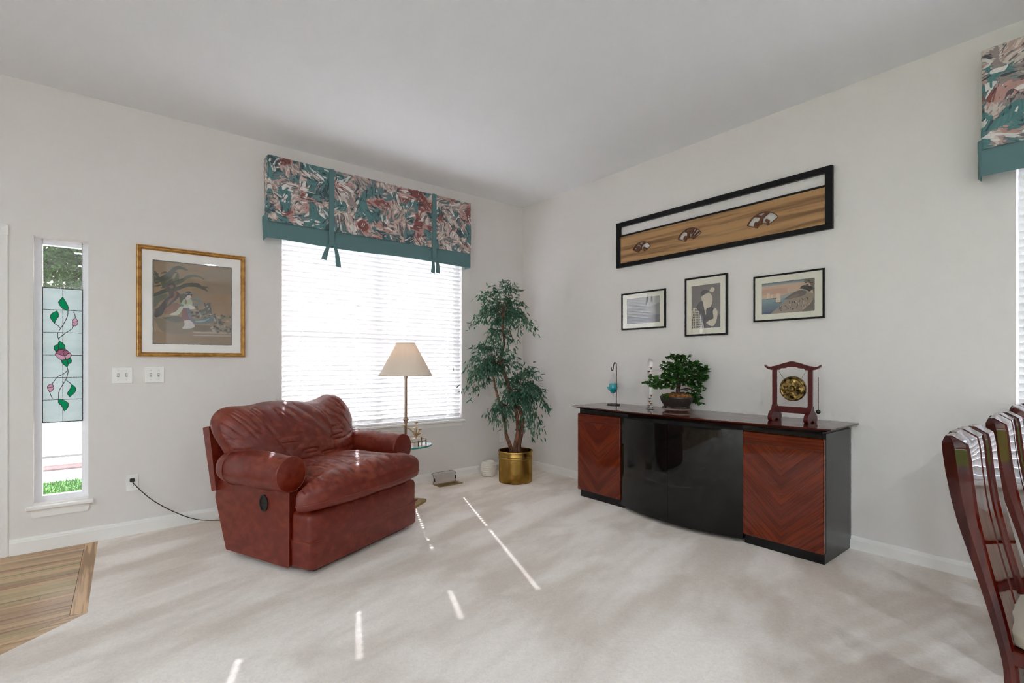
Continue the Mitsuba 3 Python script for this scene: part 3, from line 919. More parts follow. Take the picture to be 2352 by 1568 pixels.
G = FA(FX0, FZ0, -0.002)
fw, fh = FX1 - FX0, FZ1 - FZ0
part(t, 'frame', tr(miter(0, fw, 0, fh, [(0, 0), (0, 0.020), (0.004, 0.027), (0.010, 0.029), (0.013, 0.023), (0.020, 0.021), (0.024, 0.024), (0.028, 0.020), (0.032, 0.012), (0.032, 0)]), G), GOLDW, label='gilded wooden frame')
pw0, pw1, pz0, pz1 = 0.094, 0.607, 0.092, 0.711
mb = sbox(0.028, 0.028, fw - 0.028, fh - 0.028).difference(sbox(pw0, pz0, pw1, pz1))
part(t, 'mat_board', tr(extr(mb, 0.004), G @ mat4(((1, 0, 0), (0, 1, 0), (0, 0, 1)), (0, 0, 0.005))), MATBOARD, label='white mat board')
part(t, 'inner_mat', tr(extr(ring(pw0, pw1, pz0, pz1, 0.006), 0.003), G @ mat4(((1, 0, 0), (0, 1, 0), (0, 0, 1)), (0, 0, 0.004))), colour('inner_mat', lin(70, 68, 66), 0.8))


def gp(cx, cy):    # crop pixels of the painting -> local uv of the frame
    # crop corners: TL (66,105) TR (1312,225) BR (1312,1445) BL (66,1438)
    a = (cx - 66) / 1246
    top = 105 + 120 * a; bot = 1438 + 7 * a
    a2 = a * 1.0
    # perspective widening to the left: nearly linear over this range
    return (pw0 + (pw1 - pw0) * (a2 + 0.045 * a2 * (1 - a2)), pz0 + (pz1 - pz0) * (bot - cy) / (bot - top))


def GPp(pts, n=4): return Polygon([tuple(v) for v in smooth_path([gp(*q) for q in pts] + [gp(*pts[0])], n)]).buffer(0)


rg = random.Random(11)
AR = sbox(pw0, pz0, pw1, pz1)
Ls = [(AR, lin(156, 126, 88))]


def add(p, c): Ls.append((p.intersection(AR), c))


for i in range(46):      # silk squares
    cx, cy = rg.uniform(80, 1300), rg.uniform(150, 1420)
    add(sbox(*gp(cx - 110, cy + 70), *gp(cx + 110, cy - 60)) if False else blob(*gp(cx, cy), 0.05, 0.035, rg, 10, 0.2), [lin(150, 120, 82), lin(160, 130, 92), lin(150, 126, 96), lin(162, 128, 84)][i % 4])
add(GPp([(850, 250), (1300, 260), (1300, 640), (860, 640)], 2), lin(152, 128, 98))
add(GPp([(980, 650), (1305, 660), (1305, 950), (1000, 940)], 2), lin(164, 126, 78))
add(GPp([(90, 1240), (700, 1270), (1310, 1290), (1310, 1440), (80, 1435)], 2), lin(150, 116, 74))
add(GPp([(90, 1030), (500, 1060), (700, 1180), (500, 1270), (200, 1230)]), lin(128, 108, 76))
add(GPp([(200, 1020), (430, 990), (520, 1060), (380, 1090)]), lin(84, 82, 56))
add(GPp([(640, 1130), (950, 1140), (1000, 1210), (700, 1230)]), lin(112, 94, 62))
add(GPp([(690, 1235), (1310, 1240), (1310, 1262), (690, 1255)], 2), lin(190, 180, 168))
add(GPp([(690, 1285), (1310, 1290), (1310, 1304), (690, 1300)], 2), lin(186, 178, 166))
green = [lin(64, 70, 46), lin(84, 92, 60), lin(52, 58, 44), lin(92, 96, 72)]
for k, pts in enumerate([
    [(90, 330), (130, 400), (260, 320), (380, 215), (480, 205), (580, 255), (560, 272), (450, 250), (390, 290), (330, 400), (200, 450), (100, 480)],
    [(180, 460), (300, 420), (450, 440), (520, 380), (620, 335), (740, 345), (835, 395), (830, 408), (720, 375), (600, 390), (480, 470), (380, 520), (220, 540)],
    [(90, 640), (250, 560), (430, 520), (560, 470), (740, 470), (800, 510), (910, 525), (870, 545), (905, 600), (820, 570), (700, 530), (560, 530), (420, 590), (260, 620), (100, 690)],
    [(90, 700), (260, 640), (280, 700), (180, 760), (95, 860)], [(130, 420), (90, 300), (120, 300), (180, 420)], [(370, 420), (430, 300), (450, 400), (420, 450)]]):
    add(GPp(pts), green[k % 4])
for i in range(26):
    a = rg.uniform(100, 560); b = rg.uniform(300, 640)
    if b > 620 - 0.5 * a * 0.3: continue
    add(blob(*gp(a, b), 0.022, 0.006, rg, 8, 0.3, rg.uniform(10, 50)), green[rg.randrange(4)])
add(GPp([(255, 520), (340, 465), (400, 520), (370, 580), (430, 610), (470, 660), (420, 720), (340, 800), (230, 900), (110, 1010), (95, 930), (160, 850), (240, 740), (300, 660)]), lin(44, 24, 16))
add(GPp([(300, 520), (345, 495), (370, 530), (330, 560)]), lin(110, 72, 56))
add(GPp([(370, 590), (420, 620), (400, 690), (300, 800), (270, 850), (300, 740), (370, 680)]), lin(130, 74, 36))
add(GPp([(250, 870), (400, 780), (480, 860), (330, 960), (230, 960)]), lin(140, 84, 48))
add(GPp([(100, 880), (230, 900), (180, 990), (100, 1010)]), lin(36, 22, 16))
add(GPp([(450, 650), (540, 640), (530, 760), (470, 780)]), lin(66, 62, 40))
for i in range(150):     # bush with pale flowers at the lower right
    a = rg.uniform(620, 1305)
    lo = 820 + 0.18 * (a - 620) + (60 if a > 950 else 0)
    b = rg.uniform(lo + (120 if a < 800 else 0) * 0, 1010 if a < 960 else 1245)
    if a < 830 and b < 830: continue
    add(blob(*gp(a, b), rg.uniform(.006, .014), rg.uniform(.004, .010), rg, 7, 0.4), [lin(50, 46, 36), lin(84, 88, 62), lin(176, 170, 162), lin(110, 106, 88), lin(40, 36, 34), lin(150, 148, 140)][i % 6])
add(GPp([(860, 780), (930, 790), (960, 930), (850, 940), (835, 860)]), lin(78, 82, 60))
for i in range(16): add(blob(*gp(rg.uniform(840, 950), rg.uniform(780, 930)), .005, .004, rg, 6, 0.3), [lin(190, 186, 178), lin(44, 40, 36)][i % 2])
blue, pale = lin(86, 124, 136), lin(206, 208, 200)
add(GPp([(650, 710), (760, 725), (795, 775), (740, 815), (660, 800), (665, 785), (735, 795), (765, 770), (735, 745), (650, 735)]), blue)
add(GPp([(640, 1040), (760, 1040), (900, 1005), (1000, 1010), (970, 1085), (830, 1105), (690, 1100), (640, 1070)]), lin(74, 108, 112))
add(GPp([(680, 1060), (830, 1050), (950, 1010), (840, 1075), (700, 1085)]), lin(150, 180, 184))
add(GPp([(500, 850), (590, 850), (640, 1060), (610, 1085), (500, 1060), (490, 960)]), lin(130, 62, 66))     # skirt
add(GPp([(565, 860), (600, 870), (640, 1000), (720, 1100), (650, 1090), (590, 990)]), lin(104, 112, 132))
add(GPp([(525, 1060), (620, 1055), (690, 1145), (640, 1180), (560, 1190), (495, 1185), (530, 1130)]), lin(222, 216, 212))
add(GPp([(500, 830), (455, 850), (400, 920), (310, 965), (370, 978), (440, 968), (505, 880)]), lin(206, 210, 186))
add(GPp([(510, 730), (560, 710), (630, 720), (655, 800), (610, 850), (500, 850), (480, 800)]), lin(186, 200, 166))
add(GPp([(590, 800), (640, 820), (690, 850), (690, 875), (620, 880), (590, 850)]), lin(220, 218, 206))
add(GPp([(520, 825), (590, 830), (595, 860), (505, 860)]), lin(214, 212, 210))
add(GPp([(470, 800), (520, 815), (505, 835), (460, 820)]), lin(76, 130, 140))
add(GPp([(535, 730), (560, 730), (570, 780), (540, 800)]), lin(150, 110, 80))
add(GPp([(560, 655), (620, 650), (630, 690), (595, 730), (560, 735), (548, 700)]), lin(224, 206, 200))
add(GPp([(540, 630), (570, 605), (620, 605), (645, 650), (635, 690), (615, 655), (575, 665), (555, 700)]), lin(22, 22, 34))
add(GPp([(550, 632), (590, 620), (630, 632), (628, 640), (590, 632), (555, 645)], 2), lin(190, 190, 196))
m_, C_ = art(Ls)
C_ = C_ * 0.72
part(t, 'print', tr(m_, G @ mat4(((1, 0, 0), (0, 1, 0), (0, 0, 1)), (0, 0, 0.0035))), PRINT, color=C_, label='painting on brown silk')
part(t, 'glass', tr(extr(sbox(0.03, 0.03, fw - 0.03, fh - 0.03), 0.0004), G @ mat4(((1, 0, 0), (0, 1, 0), (0, 0, 1)), (0, 0, 0.012))), PICGLASS)

# ------------------------------------------------------------------ switches and outlets
for (a, b), lb in (((-3.789, 1.069), 'white double switch plate nearer to the slim window'), ((-3.602, 1.068), 'white double switch plate further from the slim window')):
    t = thing('switch_plate', lb, 'light switch')
    Wm = FA(a, b, -0.001)
    part(t, 'plate', tr(cbox(0, 0.119, 0, 0.118, 0, 0.007, 0.004), Wm), SWITCH)
    for u in (0.036, 0.083):
        part(t, 'slot', tr(cbox(u - 0.006, u + 0.006, 0.046, 0.072, 0.0065, 0.0076, 0.0004), Wm), colour('slot_grey', lin(150, 146, 140)))
        part(t, 'toggle', tr(cbox(u - 0.0045, u + 0.0045, 0.056, 0.068, 0.006, 0.019, 0.002), Wm), SWITCH)
        for v in (0.026, 0.092):
            part(t, 'screw', tr(cyl(0.003, 0.0065, 0.008, (u, v), 10), Wm), colour('screw', lin(190, 188, 184), 0.3))


def outlet(label, Wm):
    t = thing('wall_outlet', label, 'outlet')
    part(t, 'plate', tr(cbox(0, 0.073, 0, 0.119, 0, 0.006, 0.003), Wm), SWITCH)
    for v in (0.038, 0.082):
        part(t, 'receptacle', tr(extr(Point(0.0365, v).buffer(0.017).intersection(sbox(0, v - 0.014, 1, v + 0.014)), 0.0025), Wm @ mat4(((1, 0, 0), (0, 1, 0), (0, 0, 1)), (0, 0, 0.0055))), SWITCH)
        sl = cat(cbox(0.0295, 0.0315, v - 0.001, v + 0.008, 0.007, 0.0086, 0.0003), cbox(0.0415, 0.0435, v - 0.001, v + 0.007, 0.007, 0.0086, 0.0003), cyl(0.0025, 0.007, 0.0086, (0.0365, v - 0.008), 10))
        part(t, 'slots', tr(sl, Wm), SLOT)
    return t


outlet('white wall outlet under the switch plates with a black plug in it', FA(-3.709, 0.296, -0.001))
outlet('white wall outlet behind the stems of the potted ficus', FA(-0.357, 0.312, -0.001))
t = thing('power_cord', 'dark power cord drooping from the outlet to behind the armchair', 'power cord')
part(t, 'plug', cat(cbox(-3.688, -3.660, -0.036, -0.0065, 0.366, 0.390, 0.004)), BLACKPL)
cp = smooth_path([(-3.674, -0.034, 0.374), (-3.655, -0.044, 0.340), (-3.560, -0.044, 0.222), (-3.425, -0.042, 0.108), (-3.290, -0.045, 0.028), (-3.15, -0.10, 0.006), (-2.98, -0.20, 0.006), (-2.75, -0.26, 0.006), (-2.4, -0.30, 0.006), (-1.95, -0.55, 0.006)], 8)
part(t, 'cable', tube(cp, 0.0033, 8), colour('cable', lin(56, 48, 44), 0.5), smooth=True)

# ------------------------------------------------------------------ floor vent and deflector
t = thing('floor_vent', 'brass floor vent set into the carpet under the window', 'vent')
vx0, vx1, vy0, vy1 = -1.300, -1.030, -0.285, -0.165
gr = sbox(vx0, vy0, vx1, vy1).difference(sbox(vx0 + 0.03, vy0 + 0.025, vx1 - 0.03, vy1 - 0.025))
bars = []
for i in range(9):
    cx = vx0 + 0.035 + i * 0.025
    for j in range(3):
        cy = vy0 + 0.038 + j * 0.022
        bars.append(Point(cx, cy).buffer(0.0115).difference(Point(cx, cy).buffer(0.0065)))
gr = unary_union([gr] + bars).intersection(sbox(vx0, vy0, vx1, vy1))
part(t, 'grille', tr(extr(gr.simplify(0.0008), 0.007), mat4(((1, 0, 0), (0, 1, 0), (0, 0, 1)), (0, 0, -0.001))), BRASS2)
part(t, 'duct', box(vx0 + 0.01, vx1 - 0.01, vy0 + 0.01, vy1 - 0.01, -0.055, -0.02), BLACKM)
t = thing('air_deflector', 'clear plastic air deflector standing behind the floor vent', 'air deflector')
arc = [(0.0, 0.0), (0.012, 0.05), (0.0, 0.095), (-0.03, 0.108)]
Vd, Fd = [], []
nx = 12
AP = smooth_path(arc, 6)
for i in range(nx + 1):
    u = -1.298 + 0.262 * i / nx
    e = 0.010 * max(0, 1 - min(i, nx - i) / 1.0)
    for a, z in AP: Vd.append((u, -0.150 + a * -1.0, 0.002 + z - (e if z > 0.09 else 0)))
n_ = len(AP)
for i in range(nx):
    for j in range(n_ - 1):
        a = i * n_ + j
        Fd += [(a, a + n_, a + n_ + 1), (a, a + n_ + 1, a + 1)]
part(t, 'shield', trimesh.Trimesh(np.array(Vd), Fd, process=False), GLASSPL, smooth=True)
ed = [Vd[j] for j in range(n_)] + [Vd[i * n_ + n_ - 1] for i in range(1, nx)] + [Vd[nx * n_ + n_ - 1 - j] for j in range(n_)]
part(t, 'rim', tube(ed, 0.0022, 6), colour('rim_grey', lin(96, 90, 92), 0.3), smooth=True)
for u in (-1.288, -1.046):
    part(t, 'magnet', cbox(u - 0.005, u + 0.005, -0.168, -0.155, 0.030, 0.062, 0.002), BLACKPL)

# ------------------------------------------------------------------ armchair
TH_ = math.radians(25)
AM = rotz(TH_, (-2.918, -1.597, 0.0))
arm = thing('armchair', 'wide reddish brown leather recliner armchair in front of the big window', 'armchair')


def nz3(v, f, s): return meshkit.fbm(np.asarray(v) * np.asarray(f), 3, s) - 0.5


def aput(name, m, mat=LEATHER, smooth=True, label=None): return part(arm, name, tr(m, AM), mat, smooth=smooth, label=label)


side = Polygon([(0.170, 0.028), (0.735, 0.045), (0.842, 0.36), (0.835, 0.41), (0.80, 0.47), (0.73, 0.535), (0.2, 0.50), (0.170, 0.49)])
side = side.buffer(-0.012).buffer(0.012, 6)
body = extr(sbox(0.17, 0.03, 0.76, 0.43), 0.90, FX(0.05))
aput('body', body, smooth=False)
for X in (0.0, 0.935):
    m = extr(side, 0.065, FX(X))
    aput('side_panel', m, smooth=30)
for X in (0.004, 0.094, 0.905, 0.995):
    pass
# front panels of the footrest
for (za, zb, bul, e) in ((0.120, 0.366, 0.010, 9.0), (0.028, 0.204, 0.006, 16.0)):
    m = softbox(26, e)
    v = m.vertices.copy()
    X = 0.500 + v[:, 0] * 0.493
    Z = (za + zb) / 2 + v[:, 2] * (zb - za) / 2
    Y = 0.090 + v[:, 1] * 0.085 - np.where(v[:, 1] < 0, bul * (1 - v[:, 2] ** 2) * (1 - v[:, 0] ** 8), 0)
    Y += np.where(np.abs(np.abs(X - 0.5) - 0.165) < 0.006, 0.003, 0)
    Y += 0.006 * nz3(np.c_[X, Y, Z], (5, 5, 9), 4)
    if zb > 0.3: Y += np.where(v[:, 1] < 0, 0.012 * np.clip((Z - 0.32) / 0.045, 0, 1) ** 2, 0)
    Xo = 0.5 + (X - 0.5) * (1.0 + 0.004 * v[:, 2])
    m.vertices = np.c_[Xo, Y, Z]
    aput('front_panel', m)
for z in (0.195,):
    aput('piping', tube(smooth_path([(0.012, 0.14, z), (0.006, 0.03, z), (0.02, 0.006, z), (0.25, 0.000, z - 0.003), (0.5, 0.000, z), (0.75, 0.0, z - 0.002), (0.98, 0.006, z), (0.994, 0.03, z), (0.99, 0.14, z)], 6), 0.0035, 6), PIPING)
aput('piping', tube([(-0.002, 0.168, 0.04), (-0.002, 0.166, 0.49)], 0.004, 6), PIPING)
for Xs in (0.33, 0.67):
    aput('seam', tube([(Xs, 0.0005, 0.05), (Xs, -0.0005, 0.19), (Xs, -0.004, 0.25), (Xs, -0.002, 0.32), (Xs, 0.012, 0.35)], 0.0022, 5), PIPING)
# arms
for X, sx in ((-0.012, -1), (0.985, 1)):
    prof = [(0.133, 0.0), (0.133, 0.070), (0.133, 0.094), (0.136, 0.1000), (0.142, 0.1030)] + [(0.142 + q * 0.500, 0.1030 + 0.005 * math.sin(PI * q) - 0.006 * q) for q in np.linspace(0.04, 1, 26)] + [(0.642 + 0.080 * math.sin(q), 0.0970 * math.cos(q) ** 0.8) for q in np.linspace(0.15, PI / 2 - 0.001, 9)]
    an_ = np.linspace(0, 2 * PI, 56, endpoint=False)
    Va = np.array([(r_ * math.cos(t_), y_, r_ * math.sin(t_)) for y_, r_ in prof for t_ in an_])
    Fa_ = []
    for i_ in range(len(prof) - 1):
        for j_ in range(56):
            l_ = (j_ + 1) % 56
            Fa_ += [(i_ * 56 + j_, (i_ + 1) * 56 + l_, (i_ + 1) * 56 + j_), (i_ * 56 + j_, i_ * 56 + l_, (i_ + 1) * 56 + l_)]
    m = trimesh.Trimesh(Va, Fa_, process=False)
    n_v = np.c_[np.cos(np.tile(an_, len(prof))), np.zeros(len(Va)), np.sin(np.tile(an_, len(prof)))]
    P = Va.copy()
    sw = np.clip((P[:, 1] - 0.14) / 0.08, 0, 1)
    P += (sw * 0.022 * nz3(P + X, (8, 5, 8), 7))[:, None] * n_v
    P[:, 2] += sw * 0.010 * np.sin(np.clip((P[:, 1] - 0.14) / 0.56, 0, 1) * PI) * (n_v[:, 2] > 0) * n_v[:, 2]
    P += np.array([X, 0, 0.577])
    m.vertices = P
    if m.volume < 0: m.invert()
    aput('arm', m)
    a = np.linspace(0, 2 * PI, 36, endpoint=False)
    ringp = [(X + 0.1005 * math.cos(t), 0.134, 0.577 + 0.1005 * math.sin(t)) for t in a]
    dv = [(X, 0.1245, 0.577)] + [(X + 0.098 * math.cos(t) * r_, 0.1250 + 0.007 * r_ ** 4, 0.577 + 0.098 * math.sin(t) * r_) for r_ in (0.5, 0.85, 1.0) for t in a] + [(X + 0.098 * math.cos(t), 0.15, 0.577 + 0.098 * math.sin(t)) for t in a]
    Ff = [(0, 1 + (j + 1) % 36, 1 + j) for j in range(36)]
    for k in range(3):
        o = 1 + 36 * k
        for j in range(36):
            l = (j + 1) % 36
            Ff += [(o + j, o + l, o + 36 + l), (o + j, o + 36 + l, o + 36 + j)]
    disc = trimesh.Trimesh(np.array(dv), Ff, process=False)
    if (disc.face_normals[:, 1]).mean() > 0: disc.invert()
    aput('arm_front', disc, smooth=50, label='round leather front of the arm')
    aput('piping', tube(ringp, 0.0036, 6, closed=True), PIPING)
    for yy in (0.60,):
        aput('seam', tube([(X + 0.1065 * math.cos(t), yy, 0.578 + (0.1065 + 0.006 * max(0, math.sin(t))) * math.sin(t)) for t in np.linspace(0, 2 * PI, 24, endpoint=False)], 0.0026, 5, closed=True), PIPING)


# seat cushion
def seat_warp(v):
    a, b, c = v[:, 0], v[:, 1], v[:, 2]
    tt = np.clip((-b - 0.42) / 0.3, 0, 1); tt = tt * tt * (3 - 2 * tt)
    hw = 0.395 + 0.172 * tt
    X = 0.490 - 0.022 * tt + a * hw
    Y = 0.235 + b * 0.300 - 0.030 * (1 - a ** 2) * (b < 0)
    top = c > 0
    Z = 0.450 + c * np.where(top, 0.082, 0.078) + np.where(top, 0.062 * (1 - np.abs(a) ** 4) * (1 - np.abs(b) ** 6), 0) * c
    Z -= 0.012 * np.clip(np.abs(a) - 0.7, 0, 1) / 0.3 * (b < -0.5)
    # gathers running from the front edge
    P = np.c_[X, Y, Z]
    k = np.clip((c + 0.2) * 1.2, 0, 1)
    w = np.abs(meshkit.noise(np.c_[X * 34 + 8 * Y * (X - .5), Y * 5, Z * 0 + 3], 4) - 0.5) * 2
    w2 = meshkit.noise(np.c_[X * 70 + 14 * Y, Y * 9, Z * 0 + 7], 9) - 0.5
    P[:, 2] += k * (-0.010 * (1 - w) ** 3 + 0.004 * w2)
    P += (0.014 * nz3(P, (6, 6, 6), 12))[:, None] * v
    s = np.abs(X - 0.50)
    P[:, 2] -= 0.006 * np.exp(-(s / 0.006) ** 2) * k
    return P


m = softbox(84, 5.0)
m.vertices = seat_warp(m.vertices)
aput('seat_cushion', m, label='puffy wrinkled seat cushion')
cc = []
for a, b in [(-1, -0.2)] + [(-1, -x) for x in np.linspace(0.3, 0.95, 6)] + [(x, -1) for x in np.linspace(-0.95, 0.95, 30)] + [(1, -x) for x in np.linspace(0.95, 0.3, 6)]:
    v = np.array([[a, b, -0.25]]); v = v / ((np.abs(v) ** 5.0).sum(1, keepdims=True) ** (1 / 5.0))
    cc.append(seat_warp(v)[0])
aput('piping', tube(smooth_path(cc, 4), 0.0045, 6), PIPING)


# back cushion
SEAMS = ((-0.45, -0.17), (0.38, -0.07))


def back_warp(v):
    a, b, c = v[:, 0], v[:, 1], v[:, 2]
    h = (c + 1) / 2
    hw = 0.458 + 0.130 * h ** 1.2
    X = 0.462 - 0.012 * h + a * hw
    Z = 0.455 + h * 0.480 + (0.062 * np.exp(-((a - 0.74) / 0.17) ** 2) + 0.030 * np.exp(-((a + 0.80) / 0.22) ** 2) + 0.012 * np.exp(-((a + 0.1) / 0.3) ** 2)) * h ** 4 - 0.014 * np.exp(-((a - 0.36) / 0.2) ** 2) * h ** 6
    Y = 0.565 + 0.20 * h + b * (0.105 + 0.015 * h) - np.where(b < 0, 0.060 * (1 - a ** 2) * (1 - c ** 4), 0)
    P = np.c_[X, Y, Z]
    fr = np.clip(-b * 1.2 + 0.2, 0, 1)
    d = np.abs(meshkit.noise(np.c_[(X * 0.8 + Z * 0.6) * 30, (Z * 0.8 - X * 0.5) * 6, X * 0 + 2], 5) - 0.5) * 2
    topz = np.clip((h - 0.45) / 0.4, 0, 1)
    P[:, 1] += fr * 0.012 * (1 - d) ** 3 * topz
    d2 = np.abs(meshkit.noise(np.c_[X * 7, Z * 34, X * 0 + 9], 6) - 0.5) * 2
    P[:, 1] += fr * 0.008 * (1 - d2) ** 3 * (1 - topz)
    P += (0.022 * nz3(P, (5, 5, 5), 22))[:, None] * v
    for s0, s1 in SEAMS:
        P[:, 1] += fr * 0.008 * np.exp(-((a - s0 - s1 * c) / 0.012) ** 2)
    return P


m = softbox(90, 3.6)
m.vertices = back_warp(m.vertices)
aput('back_cushion', m, label='wide loose back cushion with raised corners')
for s0, s1 in SEAMS:
    cc = []
    for c in np.linspace(-0.7, 0.93, 22):
        v = np.array([[s0 + s1 * c, -1, c]]); v = v / ((np.abs(v) ** 3.2).sum(1, keepdims=True) ** (1 / 3.2))
        q = back_warp(v)[0]; cc.append(q + np.array([0, 0.002, 0]))
    aput('seam', tube(smooth_path(cc, 3), 0.0028, 6), PIPING)
shell = Polygon([(0.790, 0.415), (0.835, 0.405), (0.925, 0.800), (0.862, 0.815)]).buffer(-0.008).buffer(0.008, 4)
aput('back_shell', extr(shell, 1.02, FX(-0.028)), smooth=30)
# release cup
cup = thing  # (name only)
a = np.linspace(0, 2 * PI, 28, endpoint=False)
oc = Polygon([(0.380 + 0.036 * math.cos(t), 0.380 + 0.050 * math.sin(t)) for t in a])
ic = Polygon([(0.380 + 0.027 * math.cos(t), 0.380 + 0.041 * math.sin(t)) for t in a])
aput('release_cup', cat(extr(oc.difference(ic), 0.008, FX(-0.007)), extr(ic, 0.003, FX(-0.003)), box(-0.006, 0.0, 0.353, 0.407, 0.374, 0.380)), BLACKPL, smooth=False, label='black oval release cup')
aput('glide_base', box(0.08, 0.92, 0.06, 0.66, 0.002, 0.030), BLACKM, smooth=False)

# ------------------------------------------------------------------ lamp with glass tray
LX, LY = -1.823, -0.600
t = thing('floor_lamp', 'brass floor lamp with cone shade and round glass tray behind the armchair', 'floor lamp')
sq = Polygon([(0.133 * 1.414 * math.cos(math.radians(-9 + 90 * k)), 0.133 * 1.414 * math.sin(math.radians(-9 + 90 * k))) for k in range(4)]).buffer(-0.006).buffer(0.006)
part(t, 'base_plate', tr(extr(sq, 0.022), mat4(((1, 0, 0), (0, 1, 0), (0, 0, 1)), (LX, LY, 0.001))), BRASS2)
pole = [(0, 0.02), (0.03, 0.022), (0.024, 0.045), (0.012, 0.06), (0.0105, 0.49), (0.02, 0.495), (0.02, 0.505), (0.0105, 0.515), (0.0115, 0.70), (0.017, 0.703), (0.017, 0.709), (0.013, 0.712), (0.024, 0.722), (0.026, 0.728), (0.022, 0.738),
        (0.013, 0.744), (0.016, 0.748), (0.012, 0.753), (0.0115, 0.80), (0.0110, 1.08), (0.015, 1.09), (0.015, 1.12), (0.006, 1.13), (0.006, 1.20), (0, 1.20)]
part(t, 'pole', lathe(pole, 24, (LX, LY, 0)), NICKEL, smooth=35)
part(t, 'tray', cat(cyl(0.220, 0.517, 0.5172, (LX, LY), 64)), TRAYGL)
part(t, 'tray_edge', lathe([(0.2165, 0.505), (0.2215, 0.505), (0.2235, 0.511), (0.2215, 0.517), (0.2165, 0.517), (0.2165, 0.505)], 64, (LX, LY, 0)), TRAYED, smooth=40, label='green edge of the glass tray')
rr = 0.172
part(t, 'gallery_rail', tube([(LX + rr * math.cos(a_), LY + rr * math.sin(a_), 0.555) for a_ in np.linspace(0, 2 * PI, 48, endpoint=False)], 0.004, 8, closed=True), BRASS2, smooth=True)
for k in range(8):
    a_ = -0.6 + k * PI / 4
    part(t, 'rail_post', tube([(LX + rr * math.cos(a_), LY + rr * math.sin(a_), z) for z in (0.516, 0.535, 0.545, 0.562)], [0.006, 0.004, 0.006, 0.005], 8), colour('post_dark', lin(86, 74, 56), 0.3, metallic=0.8), smooth=40)
part(t, 'lamp_shade', lathe([(0.077, 1.385), (0.2265, 1.106)], 64, (LX, LY, 0)), SHADE, smooth=True, label='cream cone shade')
part(t, 'shade_trim', cat(lathe([(0.0765, 1.386), (0.0795, 1.386), (0.0815, 1.380), (0.0785, 1.380), (0.0765, 1.386)], 48, (LX, LY, 0)), lathe([(0.2245, 1.111), (0.2255, 1.105), (0.2285, 1.105), (0.2275, 1.111), (0.2245, 1.111)], 64, (LX, LY, 0))), colour('shade_trim', lin(206, 192, 176), 0.7), smooth=40)
bulb = trimesh.creation.icosphere(subdivisions=2, radius=0.032); bulb.apply_translation((LX, LY, 1.285))
k = numbered(t + '__bulb')
scene[k] = mikit.ply(bulb, CERAMIC, smooth=True, emitter={'type': 'area', 'radiance': rgb((14.0 * KL, 7.8 * KL, 3.6 * KL))})

# flower ornament on the tray
fx, fy = LX + 0.060, LY - 0.075
t = thing('flower_ornament', 'small cream and gold blossom ornament in a white pot on the glass tray', 'ornament')
part(t, 'pot', lathe([(0, 0.518), (0.022, 0.518), (0.034, 0.575), (0.030, 0.575), (0.024, 0.57), (0, 0.57)], 24, (fx, fy, 0)), CERAMIC, smooth=40)
rf = np.random.RandomState(8)
st, fl = [], []
CREAM = colour('cream_petal', lin(222, 204, 158), 0.4)
GOLDP = colour('gold_petal', lin(170, 130, 62), 0.3, metallic=0.6)
tips = [(0.0, 0.0, 0.700), (0.015, 0.01, 0.665), (-0.02, 0.0, 0.655), (0.03, -0.01, 0.640), (0.035, 0.0, 0.612), (-0.012, 0.02, 0.625), (0.012, -0.02, 0.605), (-0.10, 0.04, 0.682), (-0.06, 0.02, 0.66)]
for dx, dy, z in tips:
    st.append(tube(smooth_path([(fx, fy, 0.57), (fx + dx * 0.4, fy + dy * 0.4, 0.57 + (z - 0.57) * 0.6), (fx + dx, fy + dy, z)], 4), 0.0018, 5))
part(t, 'stems', cat(*st), GOLDP, smooth=True)
for i, (dx, dy, z) in enumerate(tips):
    pet = []
    for k in range(5):
        a_ = k * 2 * PI / 5 + rf.uniform(0, 1)
        e = trimesh.creation.icosphere(subdivisions=1, radius=1.0); e.apply_scale((0.011, 0.007, 0.004))
        e.apply_transform(trimesh.transformations.euler_matrix(0, -0.5, a_)); e.apply_translation((fx + dx + 0.009 * math.cos(a_), fy + dy + 0.009 * math.sin(a_), z + 0.004))
        pet.append(e)
    part(t, 'blossom', cat(*pet), CREAM if i % 3 else GOLDP, smooth=True)

# ------------------------------------------------------------------ potted ficus
PX, PY = -0.560, -0.545
t = thing('potted_ficus', 'tall artificial ficus tree in a round brass pot in the room corner', 'potted plant')
part(t, 'pot', lathe([(0, 0.004), (0.166, 0.004), (0.170, 0.010), (0.170, 0.235), (0.173, 0.240), (0.1735, 0.250), (0.170, 0.255), (0.170, 0.262), (0.1735, 0.268), (0.173, 0.278), (0.170, 0.283), (0.170, 0.306), (0.176, 0.308),
                      (0.179, 0.314), (0.177, 0.320), (0.170, 0.322), (0.165, 0.318), (0.165, 0.25), (0, 0.25)], 64, (PX, PY, 0)), BRASS, smooth=35, label='hammered brass cachepot')
part(t, 'soil', cyl(0.163, 0.24, 0.262, (PX, PY), 40), colour('soil', lin(60, 44, 34), 0.95))
RV = np.array([math.cos(AZ), -math.sin(AZ), 0]); FV = np.array([math.sin(AZ), math.cos(AZ), 0])
PC = np.array([PX, PY, 0])


def fp(px, py, d=0.0):      # picture-like layout on the plant's own plane
    return PC + RV * (px - 1184) * 0.00447 + FV * d + np.array([0, 0, 1.22 + (832 - py) * 0.00447])


def trunk(pts, r0, r1):
    P = smooth_path([fp(*q) for q in pts], 8)
    rr_ = np.linspace(r0, r1, len(P)) * (1 + 0.14 * (meshkit.noise(np.c_[np.arange(len(P)) * 0.5, P[:, 0] * 0, P[:, 0] * 0 + r0 * 99]) - 0.5))
    return tube(P, rr_, 12)


